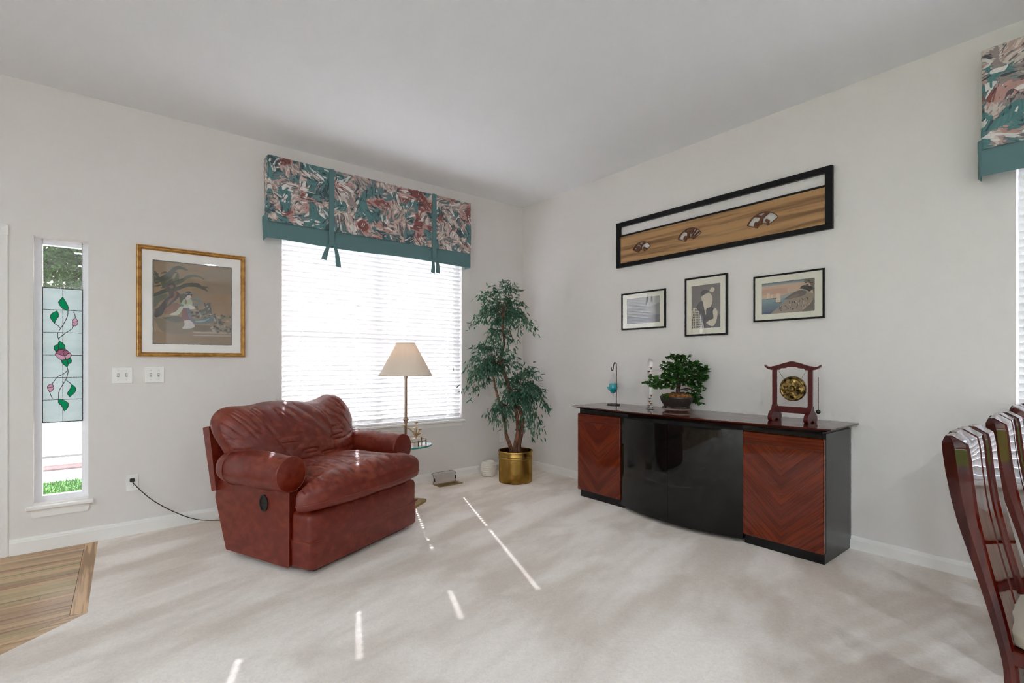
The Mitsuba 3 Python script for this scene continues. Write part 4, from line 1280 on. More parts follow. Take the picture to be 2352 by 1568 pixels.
part(t, 'trunk', trunk([(1176, 1052, 0), (1172, 1025, 0), (1163, 1000, 0.02), (1158, 965, 0.03), (1140, 900, 0.02), (1132, 860, 0)], 0.022, 0.010), BARK, smooth=True)
part(t, 'trunk', trunk([(1180, 1052, -0.03), (1184, 1020, -0.03), (1190, 985, -0.02), (1184, 940, 0.0), (1166, 880, 0.02), (1150, 830, 0.02), (1158, 785, 0.0), (1154, 740, 0), (1158, 700, 0)], 0.024, 0.011), BARK, smooth=True)
part(t, 'trunk', trunk([(1192, 1052, 0), (1192, 1020, 0), (1199, 985, 0), (1197, 950, 0), (1188, 925, 0), (1195, 890, 0)], 0.028, 0.014), BARK, smooth=True)


def leaf_strip(p, d, up, L, W, V, F):
    """pointed folded leaf: 6 vertices"""
    d = d / np.linalg.norm(d)
    s = np.cross(d, up); s /= np.linalg.norm(s) + 1e-9
    n = np.cross(s, d)
    o = len(V)
    V += [p, p + d * L * 0.32 + s * W * 0.5 - n * W * 0.12, p + d * L * 0.35 + n * W * 0.06, p + d * L * 0.32 - s * W * 0.5 - n * W * 0.12, p + d * L * 0.70 + s * W * 0.36 - n * W * 0.22, p + d * L * 0.70 - s * W * 0.36 - n * W * 0.22, p + d * L - n * W * 0.35]
    F += [(o, o + 2, o + 1), (o, o + 3, o + 2), (o + 1, o + 2, o + 4), (o + 2, o + 3, o + 5), (o + 2, o + 6, o + 4), (o + 2, o + 5, o + 6)]


def sprays(root, tips_, rf, nl, L, W, V, F, tw):
    for tip in tips_:
        d = tip - root
        mid = root + d * 0.5 + np.array([0, 0, 0.30 * np.linalg.norm(d)])
        P = smooth_path([root, mid, tip], 8)
        tw.append(tube(P, np.linspace(0.0035, 0.001, len(P)), 4))
        k = nl
        for i in range(k):
            f = 0.22 + 0.78 * (i + rf.uniform(0, 1)) / k
            x = f * (len(P) - 1); a0 = min(int(x), len(P) - 2)
            p = P[a0] * (1 - (x - a0)) + P[a0 + 1] * (x - a0)
            p = p + rf.normal(size=3) * 0.022
            tan = P[a0 + 1] - P[a0]; tan /= np.linalg.norm(tan)
            sd = np.cross(tan, np.array([0, 0, 1.0])); sd /= np.linalg.norm(sd) + 1e-9
            sg = 1 if i % 2 else -1
            dd = tan * rf.uniform(0.2, 0.9) + sd * sg * rf.uniform(0.2, 1.1) + np.array([0, 0, -0.42 + rf.uniform(-0.5, 0.5)]) + rf.normal(size=3) * 0.35
            up = np.array([0, 0, 1.0]) + rf.normal(size=3) * 0.5
            leaf_strip(p, dd, up, L * rf.uniform(0.7, 1.15), W * rf.uniform(0.8, 1.2), V, F)


rf = np.random.RandomState(21)
V, F, tw = [], [], []


def cluster(root, pts, dep, nl=24):
    r0 = fp(*root)
    tips_ = [fp(px_, py_, rf.uniform(-dep, dep)) for px_, py_ in pts]
    sprays(r0, tips_, rf, int(nl * 2.1), 0.060, 0.0145, V, F, tw)


cluster((1156, 725), [(1085, 755), (1092, 735), (1105, 700), (1100, 690), (1118, 675), (1135, 668), (1160, 650), (1175, 655), (1190, 668), (1205, 695), (1232, 770), (1222, 745), (1215, 755), (1195, 760), (1180, 745), (1165, 755), (1140, 760),
                      (1120, 775), (1128, 790), (1150, 790), (1180, 705), (1150, 700), (1130, 715), (1172, 690), (1110, 735), (1192, 725)], 0.20, 26)
cluster((1150, 760), [(1112, 782), (1130, 785), (1172, 790), (1185, 792), (1145, 800)], 0.10, 14)
cluster((1140, 840), [(1066, 900), (1075, 880), (1070, 850), (1080, 825), (1092, 800), (1075, 915), (1090, 900), (1105, 795), (1125, 795), (1150, 800), (1180, 815), (1192, 840), (1105, 890), (1120, 880), (1135, 860), (1160, 860), (1100, 850), (1085, 865), (1128, 825), (1160, 830), (1175, 850), (1145, 885), (1110, 865)], 0.22, 26)
cluster((1190, 900), [(1232, 860), (1225, 845), (1210, 848), (1240, 895), (1250, 900), (1266, 945), (1258, 935), (1262, 950), (1245, 985), (1232, 1005), (1222, 975), (1240, 1000), (1225, 1000), (1205, 960), (1170, 955), (1150, 950), (1145, 930), (1160, 985), (1200, 985), (1180, 925), (1210, 900), (1165, 895), (1190, 860), (1150, 880), (1225, 920), (1215, 940), (1180, 870)], 0.22, 28)
cluster((1165, 930), [(1125, 965), (1130, 978), (1118, 955), (1140, 970), (1155, 975), (1185, 975)], 0.12, 18)
part(t, 'twigs', cat(*tw), BARK, smooth=True)
part(t, 'foliage', trimesh.Trimesh(np.array(V), np.array(F), process=False), LEAFM['ficus'], kind='stuff', label='narrow drooping green leaves')

# white ribbed vase on the floor
pr = [(0, 0.004)]
for i in range(15):
    f = i / 14
    z = 0.006 + 0.150 * f
    r_ = 0.052 + 0.034 * math.sin(PI * (0.12 + 0.72 * f)) + 0.0025 * (1 if i % 2 else -1)
    pr.append((r_, z))
pr += [(0.062, 0.160), (0.056, 0.158), (0.050, 0.13), (0, 0.13)]
single('ribbed_vase', lathe(pr, 40, (-0.640, -0.185, 0.0)), CERAMIC, 'small white ribbed round vase on the carpet beside the brass pot', 'vase', smooth=25)

# ------------------------------------------------------------------ credenza
ZT = 0.825
cr = thing('credenza', 'long black lacquer cabinet with two red-brown veneer doors under the prints', 'cabinet')
part(cr, 'body', cbox(-0.440, -0.006, -3.350, -1.345, 0.062, 0.790, 0.003), LACQ)
part(cr, 'cornice', cbox(-0.462, -0.008, -3.338, -1.352, 0.757, 0.799, 0.002), LACQ)
for y0, y1 in ((-1.840, -1.352), (-3.346, -2.862)):
    part(cr, 'plinth', cbox(-0.450, -0.010, y0, y1, 0.0, 0.064, 0.002), LACQ)
part(cr, 'plinth', cbox(-0.360, -0.012, -2.862, -1.840, 0.0, 0.064, 0.002), LACQ)
# top, bowed front, chamfered underneath
ys = np.linspace(-3.395, -1.285, 41)
bow = lambda y_: -0.500 - 0.085 * (1 - ((y_ + 2.34) / 1.055) ** 2)
top_out = Polygon([(-0.004, -3.395)] + [(bow(y_), y_) for y_ in ys] + [(-0.004, -1.285)])
low = Polygon([(-0.004, -3.350)] + [(bow(y_) + 0.045, -2.34 + (y_ + 2.34) * 0.958) for y_ in ys] + [(-0.004, -1.330)])
vt = np.array(top_out.exterior.coords)[:-1]; vl = np.array(low.exterior.coords)[:-1]
Vt = np.vstack([np.c_[vt, np.full(len(vt), ZT)], np.c_[vt, np.full(len(vt), ZT - 0.008)], np.c_[vl, np.full(len(vl), ZT - 0.026)]])
n_ = len(vt); Ft = []
for k in range(2):
    for j in range(n_):
        l = (j + 1) % n_
        Ft += [(k * n_ + j, k * n_ + l, (k + 1) * n_ + l), (k * n_ + j, (k + 1) * n_ + l, (k + 1) * n_ + j)]
tv, tf = trimesh.creation.triangulate_polygon(top_out, engine='earcut')
o = len(Vt); Vt = np.vstack([Vt, np.c_[tv, np.full(len(tv), ZT)]]); Ft += [tuple(f + o) for f in tf]
tv, tf = trimesh.creation.triangulate_polygon(low, engine='earcut')
o = len(Vt); Vt = np.vstack([Vt, np.c_[tv, np.full(len(tv), ZT - 0.026)]]); Ft += [tuple(f[::-1] + o) for f in tf]
mt_ = trimesh.Trimesh(Vt, Ft, process=True); trimesh.repair.fix_normals(mt_)
part(cr, 'top', mt_, TOPWOOD, smooth=20, label='glossy red-brown top with bowed front')
for y0, y1 in ((-1.826, -1.340), (-3.350, -2.862)):
    part(cr, 'door', cbox(-0.478, -0.441, y0, y1, 0.066, 0.757, 0.004), VENEER, label='veneer door with chevron grain')
    part(cr, 'door_groove', box(-0.4786, -0.470, y0 + 0.002, y1 - 0.002, 0.6815, 0.6845), BLACKM)
# two bowed black doors
bx = lambda y_: -0.470 - 0.105 * (1 - ((y_ + 2.345) / 0.515) ** 2)
for y0, y1 in ((-2.342, -1.830), (-2.859, -2.346)):
    yy = np.linspace(y0, y1, 22)
    pl = Polygon([(bx(v), v) for v in yy] + [(-0.4415, y1), (-0.4415, y0)])
    m = extr(pl, 0.730); m.apply_translation((0, 0, 0.030))
    part(cr, 'black_door', m, LACQ, smooth=25, label='bowed glossy black door')

# storm glass
t = thing('weather_glass', 'hanging teardrop weather glass with blue liquid on its black stand, left end of the cabinet', 'weather glass')
wx, wy = -0.150, -1.490
ell = lambda rx, ry, z0, z1: tr(cyl(1.0, z0, z1, (0, 0), 32), np.diag([rx, ry, 1, 1]) + np.array([[0, 0, 0, wx], [0, 0, 0, wy], [0, 0, 0, 0], [0, 0, 0, 0]]))
part(t, 'base', ell(0.055, 0.062, ZT, ZT + 0.010), BLACKPL)
hook = smooth_path([(wx, wy - 0.030, ZT + 0.008), (wx, wy - 0.030, 1.0), (wx, wy - 0.030, 1.185), (wx, wy - 0.022, 1.212), (wx, wy - 0.010, 1.217), (wx, wy + 0.002, 1.195), (wx, wy + 0.008, 1.16), (wx, wy + 0.017, 1.142), (wx, wy + 0.027, 1.152), (wx, wy + 0.029, 1.172)], 8)
part(t, 'stand', tube(hook, 0.0042, 10), SLATE, smooth=True)
bcx, bcy = wx, wy + 0.008
bprof = [(0.0, 0.918), (0.006, 0.922), (0.020, 0.938), (0.040, 0.962), (0.045, 0.985), (0.043, 1.005), (0.036, 1.035), (0.027, 1.065), (0.016, 1.098), (0.007, 1.122), (0.0, 1.130)]
part(t, 'bulb', lathe(bprof + [(max(0, r_ - 0.0016), z + (0.0016 if i_ == len(bprof) - 1 else -0.0016 if i_ == 0 else 0)) for i_, (r_, z) in reversed(list(enumerate(bprof)))], 40, (bcx, bcy, 0)), GLASS, smooth=True, label='clear glass teardrop')
lp = [(0, 0.928)] + [(r_ * 0.93, z) for r_, z in bprof[2:6]] + [(0.037, 1.022), (0, 1.022)]
part(t, 'liquid', lathe(lp, 32, (bcx, bcy, 0)), BLUELIQ, smooth=35, label='blue liquid')
spout = smooth_path([(bcx, bcy + 0.030, 0.965), (bcx, bcy + 0.052, 0.972), (bcx, bcy + 0.060, 0.995), (bcx, bcy + 0.055, 1.03), (bcx, bcy + 0.050, 1.055)], 6)
part(t, 'spout', tube(spout[11:], np.linspace(0.010, 0.005, len(spout) - 11), 10), GLASS, smooth=True)
part(t, 'spout_liquid', tube(spout[:12], np.linspace(0.014, 0.010, 12), 10), BLUELIQ, smooth=True)
part(t, 'drip_loop', tube([(bcx, bcy + 0.006 * math.cos(a_), 0.912 + 0.006 * math.sin(a_)) for a_ in np.linspace(0, 2 * PI, 12, endpoint=False)], 0.0016, 5, closed=True), colour('loop_grey', lin(190, 196, 196), 0.2), smooth=True)

# galileo thermometer
t = thing('galileo_thermometer', 'slender glass thermometer tube with coloured floats beside the bonsai', 'thermometer')
gx, gy = -0.200, -1.925
part(t, 'tube', lathe([(0, ZT + 0.012), (0.025, ZT + 0.012), (0.025, 1.215), (0.022, 1.236), (0.010, 1.250), (0, 1.253)], 40, (gx, gy, 0)), GLASS, smooth=40)
part(t, 'foot', lathe([(0, ZT), (0.038, ZT), (0.039, ZT + 0.006), (0.030, ZT + 0.012), (0, ZT + 0.014)], 32, (gx, gy, 0)), GLASS, smooth=40)
for i, (dz, col, dy) in enumerate([(0.345, lin(206, 116, 60), -0.010), (0.315, lin(40, 46, 40), 0.010), (0.290, lin(150, 58, 48), -0.004), (0.262, lin(96, 136, 60), -0.004), (0.110, lin(212, 120, 50), -0.010), (0.085, lin(50, 56, 50), 0.002), (0.060, lin(150, 44, 40), 0.004), (0.042, lin(196, 70, 40), -0.008), (0.022, lin(110, 60, 110), 0.008)]):
    fk = t
    hb = trimesh.creation.icosphere(subdivisions=2, radius=0.0095); v = hb.vertices.copy(); v[:, 2] = np.minimum(v[:, 2], 0.001); hb.vertices = v; hb.apply_translation((gx, gy + dy, ZT + dz + 0.006))
    part(t, 'float', hb, colour(f'float_{i}', col, 0.2), smooth=40)
    part(t, 'float_tag', cyl(0.004, ZT + dz - 0.012, ZT + dz - 0.0045, (gx, gy + dy), 10), BRASS2)

# bonsai
t = thing('bonsai_tree', 'small dark green bonsai tree in a low dark oval pot on the cabinet', 'bonsai')
bxx, byy = -0.225, -2.195
rp = lambda k, z: (k, z)
potp = [(0, 0.862), (0.098, 0.862), (0.105, 0.868), (0.130, 0.905), (0.137, 0.930), (0.141, 0.933), (0.141, 0.941), (0.134, 0.942), (0.130, 0.934), (0, 0.930)]
Mo = np.diag([0.74, 1.0, 1, 1]); Mo[:3, 3] = (bxx, byy, 0)
part(t, 'pot', tr(lathe(potp, 48), Mo), POTDARK, smooth=30, label='dark brown oval pot')
feet = [cbox(bxx + sx * 0.06 - 0.012, bxx + sx * 0.06 + 0.012, byy + sy * 0.07 - 0.014, byy + sy * 0.07 + 0.014, 0.848, 0.866, 0.003) for sx in (-1, 1) for sy in (-1, 1)]
for f_ in feet: part(t, 'foot', f_, POTDARK)
part(t, 'saucer', tr(lathe([(0, ZT), (0.085, ZT), (0.118, ZT + 0.014), (0.122, ZT + 0.024), (0.117, ZT + 0.024), (0.10, ZT + 0.018), (0, ZT + 0.014)], 48), Mo), SAUCER, smooth=30, label='pale clay saucer')
sm = trimesh.creation.icosphere(subdivisions=4, radius=1.0)
v = sm.vertices.copy(); v *= np.array([0.098, 0.130, 0.034]); v += (0.012 * (meshkit.fbm(sm.vertices * 6, 3, 3) - 0.5))[:, None] * sm.vertices
v += np.array([bxx, byy, 0.938]); sm.vertices = v
part(t, 'moss', sm, MOSS, smooth=True, label='rusty moss mound')
# trunk & branches; layout on the plant's own plane
BPC = np.array([bxx, byy, 0.0])


def bp(px_, py_, d=0.0):
    return BPC + RV * (px_ - 1556) * 0.00353 + FV * d + np.array([0, 0, 1.22 + (832 - py_) * 0.00353])


br = [([(1562, 910), (1560, 895), (1562, 880), (1558, 862), (1566, 850), (1572, 835), (1578, 822)], 0.020, 0.006), ([(1560, 908), (1548, 903), (1540, 908)], 0.014, 0.008), ([(1564, 904), (1574, 903), (1578, 910)], 0.012, 0.007),
      ([(1560, 868), (1540, 872), (1520, 878), (1505, 880)], 0.009, 0.003), ([(1562, 880), (1580, 868), (1600, 862), (1615, 868)], 0.008, 0.003), ([(1566, 850), (1550, 840), (1530, 835)], 0.007, 0.003),
      ([(1570, 840), (1590, 838), (1610, 836)], 0.006, 0.002), ([(1576, 826), (1560, 818), (1545, 817)], 0.005, 0.002), ([(1566, 895), (1585, 893), (1600, 905), (1602, 922)], 0.006, 0.002), ([(1562, 888), (1545, 886), (1530, 884)], 0.006, 0.002)]
part(t, 'trunk', cat(*[tube(smooth_path([bp(*q) for q in pts], 6), np.linspace(a_, b_, (len(pts) - 1) * 6 + 1), 9) for pts, a_, b_ in br]), BARKD, smooth=True)
rf = np.random.RandomState(4)
V, F = [], []
pads = [(1505, 878, 22, 9, 26), (1525, 868, 26, 10, 34), (1545, 860, 24, 10, 30), (1530, 884, 20, 7, 20), (1550, 846, 24, 9, 30), (1572, 848, 24, 10, 30), (1595, 862, 26, 10, 34), (1612, 870, 12, 9, 16), (1600, 845, 22, 8, 26),
        (1614, 850, 12, 8, 14), (1575, 830, 22, 9, 26), (1546, 818, 16, 6, 16), (1572, 818, 12, 5, 12), (1598, 832, 12, 6, 10), (1540, 834, 14, 6, 12), (1598, 900, 14, 14, 24), (1604, 918, 8, 9, 14), (1530, 908, 8, 5, 6), (1560, 872, 26, 8, 26), (1608, 884, 10, 8, 12), (1585, 878, 20, 8, 20), (1517, 886, 12, 6, 12)]
for cx, cy, rx, ry, n in pads:
    for i in range(int(n * 1.7)):
        a_, q = rf.uniform(0, 2 * PI), math.sqrt(rf.uniform(0, 1))
        c = bp(cx + rx * q * math.cos(a_), cy + ry * q * math.sin(a_), rf.uniform(-1, 1) * (0.06 + 0.0022 * rx))
        up = np.array([0, 0, 1.0]) + rf.normal(size=3) * 0.45; up /= np.linalg.norm(up)
        ref = np.cross(up, rf.normal(size=3)); ref /= np.linalg.norm(ref); rf2 = np.cross(up, ref)
        for k in range(6):
            an = k * PI / 3
            d = ref * math.cos(an) + rf2 * math.sin(an) - up * 0.25
            leaf_strip(c, d, up, 0.0235 * rf.uniform(0.8, 1.15), 0.0125, V, F)
part(t, 'foliage', trimesh.Trimesh(np.array(V), np.array(F), process=False), LEAFM['bonsai'], kind='stuff', label='clustered small dark green leaves')

# gong set ------------------------------------------------------------
gX = -0.235
t = thing('gong_stand', 'dark red wooden gong stand with an upswept roof on the right end of the cabinet', 'gong stand')
yl, yr = -2.966, -3.190        # post centres (left, right in view)
for yc in (yl, yr):
    part(t, 'post', cbox(gX - 0.010, gX + 0.010, yc - 0.0135, yc + 0.0135, 0.842, 1.172, 0.002), GONGWOOD)
    fpoly = Polygon([tuple(q) for q in smooth_path([(-0.016, 0.105), (-0.026, 0.080), (-0.066, 0.050), (-0.080, 0.026), (-0.074, 0.006), (-0.055, 0.000)], 6)] + [(-0.030, 0.0), (-0.012, 0.012), (0.012, 0.012), (0.030, 0.0)] +
                    [tuple(q) for q in smooth_path([(0.055, 0.0), (0.074, 0.006), (0.080, 0.026), (0.066, 0.050), (0.026, 0.080), (0.016, 0.105)], 6)])
    part(t, 'foot', tr(extr(fpoly, 0.026), mat4(((1, 0, 0), (0, 0, 1), (0, -1, 0)), (gX, yc + 0.013, ZT))), GONGWOOD, smooth=30)
part(t, 'cross_bar', cbox(gX - 0.008, gX + 0.008, yr + 0.010, yl - 0.010, 0.880, 0.922, 0.002), GONGWOOD)
yc = (yl + yr) / 2
half = [(0.0, 1.228), (0.05, 1.214), (0.10, 1.198), (0.140, 1.190), (0.160, 1.193), (0.175, 1.203)]
lowr = [(0.172, 1.190), (0.155, 1.176), (0.132, 1.168), (0.084, 1.168), (0.078, 1.178), (0.044, 1.180), (0.036, 1.187), (0.0, 1.188)]
hp = [tuple(q) for q in smooth_path(half, 5)] + lowr
roof = Polygon([(u, z) for u, z in hp] + [(-u, z) for u, z in reversed(hp)]).buffer(0)
part(t, 'roof', tr(extr(roof, 0.030), mat4(((0, -1, 0), (0, 0, 1), (-1, 0, 0)), (gX + 0.015, yc, 0))), GONGWOOD)
t = thing('gong', 'small round bronze gong hung in the red stand', 'gong')
gz = 1.043
gp_ = [(0, 0.016), (0.010, 0.016), (0.018, 0.012), (0.021, 0.004), (0.030, 0.002), (0.055, 0.0), (0.066, -0.001), (0.071, 0.003), (0.078, 0.002), (0.083, -0.006), (0.083, -0.022), (0.080, -0.022), (0.078, -0.008), (0, -0.006)]
gm = trimesh.creation.revolve(np.array(gp_), sections=64)
gm = gm.subdivide()
v = gm.vertices.copy(); rr_ = np.hypot(v[:, 0], v[:, 1]); an = np.arctan2(v[:, 1], v[:, 0])
v[:, 2] += np.where((rr_ > 0.024) & (rr_ < 0.064) & (v[:, 2] > -0.004), 0.006 * np.maximum(0, np.cos(an * 4)) * np.sin((rr_ - 0.024) / 0.04 * PI), 0)
gm.vertices = v
trimesh.repair.fix_normals(gm)
part(t, 'disc', tr(gm, mat4(((0, -1, 0), (0, 0, 1), (-1, 0, 0)), (gX - 0.002, yc, gz))), GONGMET, smooth=35)
for s_ in (-1, 1):
    part(t, 'string', tube([(gX, yc + s_ * 0.052, gz + 0.062), (gX, yc + s_ * 0.092, 1.169)], 0.0011, 5), colour('string', lin(70, 66, 62), 0.8))
t = thing('gong_mallet', 'thin black ball-ended gong mallet hanging beside the red stand', 'mallet')
ym = yc - 0.158
part(t, 'handle', tube([(gX, ym, 0.905), (gX, ym, 1.122)], 0.0028, 8), colour('mallet_wood', lin(64, 34, 28), 0.4), smooth=True)
hd = trimesh.creation.icosphere(subdivisions=3, radius=0.0135); hd.apply_translation((gX, ym, 0.900))
part(t, 'head', hd, BLACKPL, smooth=True)
part(t, 'string', tube([(gX, ym, 1.120), (gX, ym, 1.178)], 0.0008, 5), colour('thread', lin(190, 184, 178), 0.8))

# ------------------------------------------------------------------ carved transom panel on the right wall
t = thing('carved_panel', 'long black framed wooden panel with three carved fan openings high on the right wall', 'wall panel')
y0, y1, z0, z1 = 1.418, 3.250, 2.118, 2.546
B0 = FB(0, 0, -0.004)
rail = 0.040
part(t, 'top_rail', tr(cbox(y0, y1, z1 - 0.044, z1, 0, 0.026, 0.002), B0), FRAMEBLK)
part(t, 'bottom_rail', tr(cbox(y0, y1, z0, z0 + 0.038, 0, 0.026, 0.002), B0), FRAMEBLK)
part(t, 'stile', tr(cbox(y0, y0 + 0.046, z0 + 0.036, z1 - 0.042, 0, 0.026, 0.002), B0), FRAMEBLK)
part(t, 'stile', tr(cbox(y1 - 0.046, y1, z0 + 0.036, z1 - 0.042, 0, 0.026, 0.002), B0), FRAMEBLK)
part(t, 'middle_rail', tr(cbox(y0 + 0.044, y1 - 0.044, 2.410, 2.424, 0.002, 0.020, 0.002), B0), FRAMEBLK)


def fan(cu, cv, s, rot):
    a = [math.radians(d) for d in np.linspace(28, 152, 18)]
    o_ = [(s * math.cos(q), s * math.sin(q)) for q in a] + [(s * 0.34 * math.cos(q), s * 0.34 * math.sin(q)) for q in reversed(a)]
    return affinity.translate(affinity.rotate(Polygon(o_), rot, origin=(0, 0)), cu, cv)


fans = [(1.705, 2.212, 0.110, 0), (2.190, 2.222, 0.122, 4), (2.790, 2.208, 0.128, 4)]
holes_ = unary_union([fan(*f) for f in fans])
board = sbox(y0 + 0.044, z0 + 0.036, y1 - 0.044, 2.412).difference(holes_)
part(t, 'board', tr(extr(board, 0.012), B0 @ mat4(((1, 0, 0), (0, 1, 0), (0, 0, 1)), (0, 0, 0.003))), CARVBOARD, label='honey brown wooden board')
rg = random.Random(3)
for i, f in enumerate(fans):
    hole = fan(*f)
    rim = hole.buffer(0.003).difference(hole.buffer(-0.003))
    cu, cv, s, rot = f
    bits = [rim]
    P_ = lambda r_, d: (cu + s * r_ * math.cos(math.radians(d + rot)), cv + s * r_ * math.sin(math.radians(d + rot)))
    # left mound of blossoms, a bent branch, a small right mound
    for k in range(9 if i != 1 else 4):
        bits.append(blob(*P_(rg.uniform(.40, .86 if i == 0 else .70), rg.uniform(108, 148)), s * rg.uniform(.07, .13), s * rg.uniform(.06, .11), rg, 9, 0.3))
    bits.append(LineString([P_(.36, 112), P_(.55, 100), P_(.7, 92), P_(.86, 78), P_(.97, 70)]).buffer(s * (.085 if i else .05)))
    bits.append(LineString([P_(.97, 112), P_(.82, 100), P_(.7, 92)]).buffer(s * .06))
    if i == 1:
        bits.append(blob(*P_(.76, 86), s * .24, s * .15, rg, 12, 0.25)); bits.append(LineString([P_(.4, 60), P_(.6, 45), P_(.95, 40)]).buffer(s * .04)); bits.append(LineString([P_(.5, 66), P_(.95, 55)]).buffer(s * .035))
    for k in range(4): bits.append(blob(*P_(rg.uniform(.38, .58), rg.uniform(38, 66)), s * .09, s * .07, rg, 9, 0.3))
    sh = unary_union(bits).intersection(hole.buffer(0.003))
    sh = sh.difference(unary_union([blob(*P_(rg.uniform(.4, .8), rg.uniform(105, 145)), s * .022, s * .018, rg, 7, 0.2) for _ in range(6)]))
    part(t, 'fan_carving', tr(extr(sh.simplify(0.0006), 0.012), B0 @ mat4(((1, 0, 0), (0, 1, 0), (0, 0, 1)), (0, 0, 0.005))), CARVED, label='dark carved fan opening')

# ------------------------------------------------------------------ three framed prints
def framed(label, y0, y1, z0, z1, fwid, m0, layers_fn):
    """y0<y1 measured as -y (left to right in view)"""
    t = thing('framed_print', label, 'framed print')
    w_, h_ = y1 - y0, z1 - z0
    Bm = FB(-y0, z0, -0.003)
    up = lambda d: Bm @ mat4(((1, 0, 0), (0, 1, 0), (0, 0, 1)), (0, 0, d))
    part(t, 'frame', tr(miter(0, w_, 0, h_, [(0, 0), (0, 0.016), (0.002, 0.018), (fwid - 0.002, 0.018), (fwid, 0.016), (fwid, 0)]), Bm), FRAMEBLK, label='thin black frame')
    l, r, b, tp = m0
    mb_ = sbox(fwid - 0.002, fwid - 0.002, w_ - fwid + 0.002, h_ - fwid + 0.002).difference(sbox(l, b, w_ - r, h_ - tp))
    part(t, 'mat_board', tr(extr(mb_, 0.003), up(0.006)), MATCREAM, label='cream mat board')
    m_, C_ = art(layers_fn(l - 0.002, b - 0.002, w_ - r + 0.002, h_ - tp + 0.002))
    part(t, 'print', tr(m_, up(0.0055)), PRINT, color=C_)
    part(t, 'glass', tr(extr(sbox(fwid - 0.003, fwid - 0.003, w_ - fwid + 0.003, h_ - fwid + 0.003), 0.0004), up(0.0125)), PICGLASS)


def art_grey(u0, v0, u1, v1):
    A_ = sbox(u0, v0, u1, v1); w_, h_ = u1 - u0, v1 - v0
    L_ = [(A_, lin(126, 128, 126))]
    q = lambda a, b: (u0 + w_ * a, v0 + h_ * b)
    L_.append((Polygon([q(0, 0), q(1, 0), q(1, .3), q(.6, .36), q(.3, .26), q(0, .34)]), lin(96, 102, 108)))
    L_.append((Polygon([q(0, .6), q(.3, .7), q(.7, .62), q(1, .74), q(1, 1), q(0, 1)]), lin(150, 150, 146)))
    return [(p.intersection(A_), c) for p, c in L_]


def art_figure(u0, v0, u1, v1):
    """plain stand-in: pale vase shape, dark drape and a pale-checked cloth on grey"""
    A_ = sbox(u0, v0, u1, v1); w_, h_ = u1 - u0, v1 - v0
    q = lambda a, b: (u0 + w_ * a, v0 + h_ * b)
    sp = lambda pts: Polygon([tuple(v) for v in smooth_path([q(*p) for p in pts] + [q(*pts[0])], 5)]).buffer(0)
    bg, ink, pale = lin(108, 103, 100), lin(56, 56, 60), lin(206, 196, 178)
    L_ = [(A_, bg)]
    L_.append((sp([(0.0, .0), (.95, .0), (1.0, .22), (.78, .42), (.5, .58), (.3, .62), (.12, .46), (0, .40)]), ink))
    cloth = sp([(0, 0), (.42, .0), (.36, .2), (.24, .42), (.10, .48), (0, .40)])
    L_.append((cloth, ink))
    for k in range(9):
        L_.append((LineString([q(-.1 + k * .075, .0), q(.02 + k * .045, .5)]).buffer(w_ * .012).intersection(cloth), pale))
        L_.append((LineString([q(0, k * .06), q(.45, .03 + k * .05)]).buffer(w_ * .010).intersection(cloth), pale))
    # rounded pale vase with a curved neck
    L_.append((sp([(.40, .60), (.34, .70), (.40, .80), (.56, .82), (.70, .74), (.72, .60), (.66, .48), (.52, .44), (.50, .30), (.44, .46)]), pale))
    L_.append((sp([(.32, .72), (.34, .84), (.48, .88), (.62, .83), (.54, .80), (.42, .76)]), ink))
    L_.append((sp([(.62, .84), (.70, .92), (.80, .88), (.74, .80)]), pale))
    L_.append((sp([(.50, .12), (.62, .18), (.76, .22), (.74, .38), (.82, .44), (.90, .32), (.82, .10), (.70, .04)]), pale))
    return [(p.intersection(A_), c) for p, c in L_]


